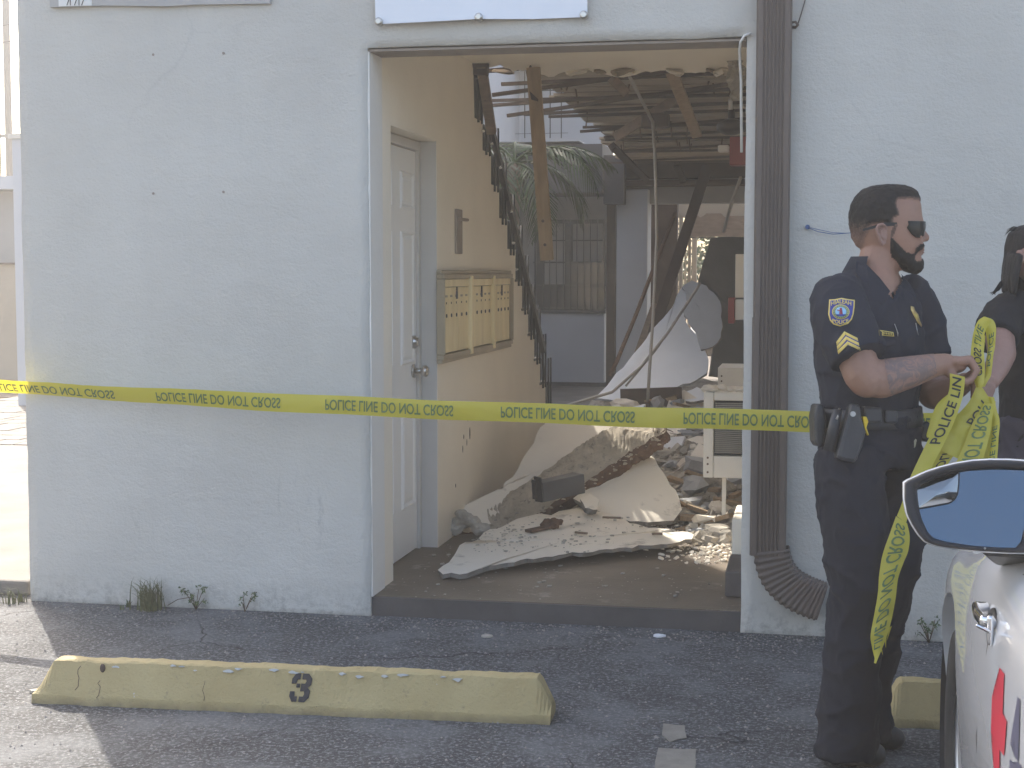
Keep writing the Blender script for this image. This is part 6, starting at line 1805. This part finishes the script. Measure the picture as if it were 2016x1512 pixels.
# dark arch liners, wheels
for wy in (WY, 1.05):
    for sx in (-1, 1):
        q = MB(); q.tube([(CXM + sx * .865, wy, WR + .01), (CXM + sx * .55, wy, WR + .01)], AR + .006, 40); o = q.build('arch_liner', M['car_dark'], car)
        # open the outer end
        bm2 = bmesh.new(); bm2.from_mesh(o.data); bm2.faces.ensure_lookup_table(); big_ = [f_ for f_ in bm2.faces if len(f_.verts) > 8]; bmesh.ops.delete(bm2, geom=[max(big_, key=lambda f_: sx * f_.calc_center_median().x)], context='FACES_ONLY'); bm2.to_mesh(o.data); bm2.free()
        q = MB(); rs = []
        for dx, r_ in ((.0, .20), (.012, .215), (.016, .25), (.016, .30), (.0, .322), (-.05, WR), (-.14, WR), (-.19, .30), (-.20, .2)):
            rs.append([Vector((CXM + sx * (.845 + dx), wy + r_ * math.cos(a * math.pi / 20), WR + r_ * math.sin(a * math.pi / 20))) for a in range(40)])
        q.rings(rs, False, True); wh = q.build('wheel', M['tyre'], car)
        q = MB(); rs = []
        for dx, r_ in ((-.01, .225), (.006, .222), (.004, .205), (-.02, .195), (-.045, .18), (-.02, .08), (.004, .05), (.006, .0301)):
            rs.append([Vector((CXM + sx * (.845 + dx), wy + r_ * math.cos(a * math.pi / 20), WR + r_ * math.sin(a * math.pi / 20))) for a in range(40)])
        q.rings(rs, True, True); q.build('rim', M['rim'], wh)
# greenhouse
gh = [(-.02, .99, .60), (.55, 1.32, .56), (1.0, 1.43, .54), (1.9, 1.44, .55), (2.45, 1.36, .57), (3.25, .985, .68)]
q = MB(); rs = []
for y, z, w_ in gh:
    rs.append([Vector((CXM - w_ - (1.44 - z) * .25, y, .955)), Vector((CXM - w_, y, z - .03 if z > 1 else z)), Vector((CXM - w_ + .06, y, z)), Vector((CXM + w_ - .06, y, z)), Vector((CXM + w_, y, z - .03 if z > 1 else z)), Vector((CXM + w_ + (1.44 - z) * .25, y, .955))])
q.rings(rs, True, True); q.build('greenhouse', M['car_glass'], car)
q = MB(); rs = [[Vector((CXM - w_ + .02, y, z + .004)), Vector((CXM - w_ + .06, y, z + .03)), Vector((CXM + w_ - .06, y, z + .03)), Vector((CXM + w_ - .02, y, z + .004))] for y, z, w_ in gh[1:5]]
q.rings(rs, True, True); q.build('roof', M['car_white'], car)
# door seams
def seam(pts, r_=.0022):
    q = MB(); q.tube([flank(y, z)[0] for y, z in pts], r_, 5); q.build('door_seam', M['car_dark'], car)
seam([(2.98, .93), (3.02, .80), (3.02, .6), (2.98, .4), (2.92, .30)]); seam([(1.82, .93), (1.80, .7), (1.80, .45), (1.78, .30)])
# chrome handle
HY, HZ = 2.28, onX(1940, 1228, .29).z
def seen(px_, py_):
    h, n, i, d = bvc.ray_cast(EYE, ray(px_, py_).normalized()); return h if h else onX(px_, py_, .33)
hp = seen(1953, 1226)
hd_ = MB(); hd_.ball(hp + Vector((.004, .0, 0)), (.012, .05, .028), n=18, k=10); hh_ = hd_.build('handle_cup', M['car_dark'], car)
hd_ = MB(); hd_.chain([(hp + Vector((-.004, -.055, .012)), .006), (hp + Vector((-.022, -.045, .012)), .007), (hp + Vector((-.026, .02, .012)), .007), (hp + Vector((-.024, .075, .012)), .007), (hp + Vector((-.002, .085, .012)), .006)], 12, flat=(ZV, 1.9)); rr_ = remeshed(hd_, .0022, 2); rr_.build('door_handle', M['chrome'], car)
hd_ = MB(); hd_.chain([(hp + Vector((-.010, -.062, .022)), .007), (hp + Vector((-.010, -.062, -.024)), .006)], 12); hd_.capsule(hp + Vector((-.012, -.066, -.002)), .004, hp + Vector((-.034, -.066, .008)), .0035, 10); hd_.build('lock_cover', M['chrome'], car)
# decals on the flank
def flank_poly(name, pts, m_):
    cy_ = sum(p[0] for p in pts) / len(pts); cz_ = sum(p[1] for p in pts) / len(pts); pl = []
    for (a, b_) in zip(pts, pts[1:] + pts[:1]):
        pl += [(a[0] + (b_[0] - a[0]) * j / 6, a[1] + (b_[1] - a[1]) * j / 6) for j in range(6)]
    bm3 = bmesh.new(); vv = [bm3.verts.new((0, y, z)) for y, z in pl]; bm3.faces.new(vv); bmesh.ops.triangulate(bm3, faces=bm3.faces[:]); bmesh.ops.subdivide_edges(bm3, edges=bm3.edges[:], cuts=2, use_grid_fill=True)
    bm3.verts.index_update(); mb = MB(); mb.add([flank(v.co.y, v.co.z, .0022)[0] for v in bm3.verts], [tuple(v.index for v in f_.verts) for f_ in bm3.faces], True); bm3.free(); return mb.build(name, m_, car)
fx = CXM - .90
def fyz(px_, py_):
    p = seen(px_, py_); return (p.y, p.z)
def on_car(px_, py_, off):
    d = ray(px_, py_).normalized(); h, n, i, ds = bvc.ray_cast(EYE, d); h = h if h else onX(px_, py_, .33)
    return h + Vector((-off, 0, 0))
def car_print(name, pts, m_, off=.002):
    bm3 = bmesh.new(); vv = [bm3.verts.new((x, y_, 0)) for x, y_ in pts]; bm3.faces.new(vv); bmesh.ops.triangulate(bm3, faces=bm3.faces[:])
    for _ in range(3): bmesh.ops.subdivide_edges(bm3, edges=bm3.edges[:], cuts=1, use_grid_fill=True)
    bm3.verts.index_update(); mb = MB(); mb.add([on_car(v.co.x, v.co.y, off) for v in bm3.verts], [tuple(v.index for v in f_.verts) for f_ in bm3.faces], True); bm3.free(); return mb.build(name, m_, car)
car_print('red_decal', [(1970, 1314), (1979, 1327), (1976, 1404), (1984, 1420), (1979, 1488), (1970, 1476), (1970, 1540), (1960, 1540), (1961, 1456), (1953, 1440), (1955, 1371), (1965, 1383)], M['decal_red'])
car_print('lettering', [(2006, 1372), (2010, 1378), (2007, 1500), (2000, 1490), (2000, 1460), (1998, 1460), (1995, 1470), (1991, 1464), (2001, 1400)], M['decal_dark'])
car_print('lettering', [(1990, 1494), (1995, 1500), (2004, 1540), (2006, 1500), (2012, 1506), (2011, 1580), (2004, 1580), (1995, 1540), (1994, 1570), (1988, 1560)], M['decal_dark'])

# door mirror: shell, bezel, tinted glass with a wide-angle corner
DM = 2.86
z8 = lambda l: [(1760 + x / 5.816, 880 + y_ / 5.816) for x, y_ in l]
outer = z8([(118, 410), (150, 385), (250, 340), (370, 285), (520, 235), (700, 190), (900, 158), (1100, 146), (1300, 148), (1489, 160), (1680, 185), (1760, 260), (1760, 700), (1730, 1050), (1640, 1190), (1489, 1215), (1300, 1212), (1000, 1195), (700, 1165), (480, 1130), (360, 1085), (280, 1000), (210, 890), (150, 770), (118, 600)])
inner = z8([(262, 470), (320, 425), (480, 352), (700, 290), (900, 262), (1150, 256), (1489, 268), (1560, 300), (1560, 420), (1510, 760), (1440, 1080), (1380, 1150), (1200, 1148), (900, 1130), (600, 1085), (460, 1045), (390, 980), (320, 830), (280, 680)])
def mplane(px_, py_, d): return at(px_, py_, DM + d + (1010 - py_) / FPX * DM * .27)
def resamp(poly, n):
    P_ = [Vector(p) for p in poly]; L_ = [0]
    for a, b_ in zip(P_, P_[1:] + P_[:1]): L_.append(L_[-1] + (b_ - a).length)
    out = []
    for i in range(n):
        s = L_[-1] * i / n; k = max(j for j in range(len(P_)) if L_[j] <= s + 1e-9); t = (s - L_[k]) / max(L_[k + 1] - L_[k], 1e-6); out.append(P_[k].lerp(P_[(k + 1) % len(P_)], t))
    return out
NO = 96
oc = resamp(outer, NO); cen2 = Vector((1905, 1010))
# inner contour matched by angle from the centre so that bezel strips do not twist
def by_angle(poly, n_):
    out = []
    for i in range(n_):
        p = oc[i]; d = (p - cen2).normalized(); best = None
        for a, b_ in zip(poly, poly[1:] + poly[:1]):
            a = Vector(a); b_ = Vector(b_); e_ = b_ - a; den = d.x * e_.y - d.y * e_.x
            if abs(den) < 1e-9: continue
            w = a - cen2; t = (w.x * e_.y - w.y * e_.x) / den; u = (w.x * d.y - w.y * d.x) / den
            if t > 0 and -1e-6 <= u <= 1 + 1e-6 and (best is None or t < best): best = t
        out.append(cen2 + d * best)
    return out
ic = by_angle(inner, NO)
mir = MB(); rs = []
for k, d in ((1.0, .0), (.985, -.008), (.965, -.010)): rs.append([mplane(*(cen2 + (p - cen2) * k), d) for p in oc])
def lerp2(k): return [o_.lerp(i_, k) for o_, i_ in zip(oc, ic)]
rs.append([mplane(*p, -.010) for p in lerp2(.55)]); rs.append([mplane(*p, -.004) for p in lerp2(.8)]); rs.append([mplane(*p, .012) for p in ic])
mir.rings(rs, False, True); mr = mir.build('door_mirror', M['car_dark'], car)
q = MB(); rs = []
for k, d in ((1.0, .001), (1.022, .006), (1.03, .03), (1.0, .07), (.9, .115), (.7, .15), (.4, .172), (.1, .18)): rs.append([mplane(*(cen2 + (p - cen2) * k), d) for p in oc])
q.rings(rs, False, True); q.f.append(tuple(len(q.v) - NO + j for j in range(NO))); q.sm.append(True); q.build('mirror_shell', M['car_white'], mr)
q = MB(); a = mplane(1985, 1060, .08); q.beam(a, Vector((CXM - .80, a.y + .16, a.z - .05)), .10, .07); q.build('mirror_arm', M['car_dark'], mr, bevel=.012)
# glass: tilted so that it shows the sky over the street
gn = Vector((-.10, -1, .30)).normalized()
g0 = mplane(1905, 1010, .009)
def gp(p, off=0):
    v = mplane(p[0], p[1], .009); return v - FW * off
q = MB(); nseg = NO
rsg = []
for k in (1.0, .75, .5, .25): rsg.append([mplane(*(cen2 + (p - cen2) * k), .0105) for p in ic])
tilt = R(11)
# the glass sits tilted in its housing: pivot about its centre, upper edge farther away
def tiltp(v):
    h = (v - g0).dot(UP); s_ = (v - g0).dot(RT); return v - FW * (s_ * .07)
vs = [tiltp(p) for r in rsg for p in r] + [tiltp(mplane(*cen2, .0105))]; fs = []
for i in range(3):
    for j in range(NO): k = (j + 1) % NO; fs.append((i * NO + j, i * NO + k, (i + 1) * NO + k, (i + 1) * NO + j))
for j in range(NO): fs.append((3 * NO + j, 3 * NO + (j + 1) % NO, 4 * NO))
q.add(vs, fs, True); gls = q.build('mirror_glass', M['mirror'], mr)
# wide angle corner, convex
wa = z8([(268, 480), (330, 428), (480, 358), (640, 310), (745, 292), (742, 430), (728, 540), (700, 600), (640, 640), (480, 672), (292, 706), (276, 600)])
wc = Vector((sum(p[0] for p in wa) / len(wa), sum(p[1] for p in wa) / len(wa))); wr = resamp(wa, 60); rs = []
for k in (1.0, .85, .65, .45, .25, .08):
    rs.append([tiltp(mplane(*(wc + (p - wc) * k), .0075)) - FW * (.007 * (1 - k * k)) for p in wr])
q = MB(); q.rings(rs, False, True); q.f.append(tuple(len(q.v) - 60 + j for j in range(60))); q.sm.append(True); q.build('wide_angle_glass', M['mirror2'], gls)
q = MB(); q.tube([tiltp(mplane(*p, .0078)) for p in wr] + [tiltp(mplane(*wr[0], .0078))], .0016, 5); q.build('glass_rim', M['car_dark'], gls)
q = MB(); q.ball(mplane(1939, 1079.5, -.010), .0022, n=8, k=6); q.build('screw', M['nickel'], mr)

# ================================================================== STREET BEHIND THE CAMERA (seen in reflections, throws light back)
hs = thing('street_house', 'low pale house across the street', 'building', (2, -24, 0))
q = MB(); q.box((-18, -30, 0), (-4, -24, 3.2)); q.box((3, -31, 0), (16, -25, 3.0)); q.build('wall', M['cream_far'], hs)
q = MB(); q.box((-18.4, -30.4, 3.2), (-3.6, -23.6, 3.5)); q.box((2.6, -31.4, 3.0), (16.4, -24.6, 3.3)); q.build('roof', M['old_wood'], hs)

# ================================================================== AIR
if HAZE > 0:
    q = MB(); q.box((-46, -32, -1.0), (46, 46, 11.5)); m, nt, b = new_mat('pale_dusty_air'); nt.nodes.remove(b)
    pv_ = nt.nodes.new('ShaderNodeVolumePrincipled'); pv_.inputs['Color'].default_value = (.95, .91, .85, 1); pv_.inputs['Density'].default_value = HAZE; pv_.inputs['Anisotropy'].default_value = .3
    nt.links.new(pv_.outputs[0], nt.nodes['Material Output'].inputs['Volume'])
    hz = q.build('haze', m, kind='stuff')
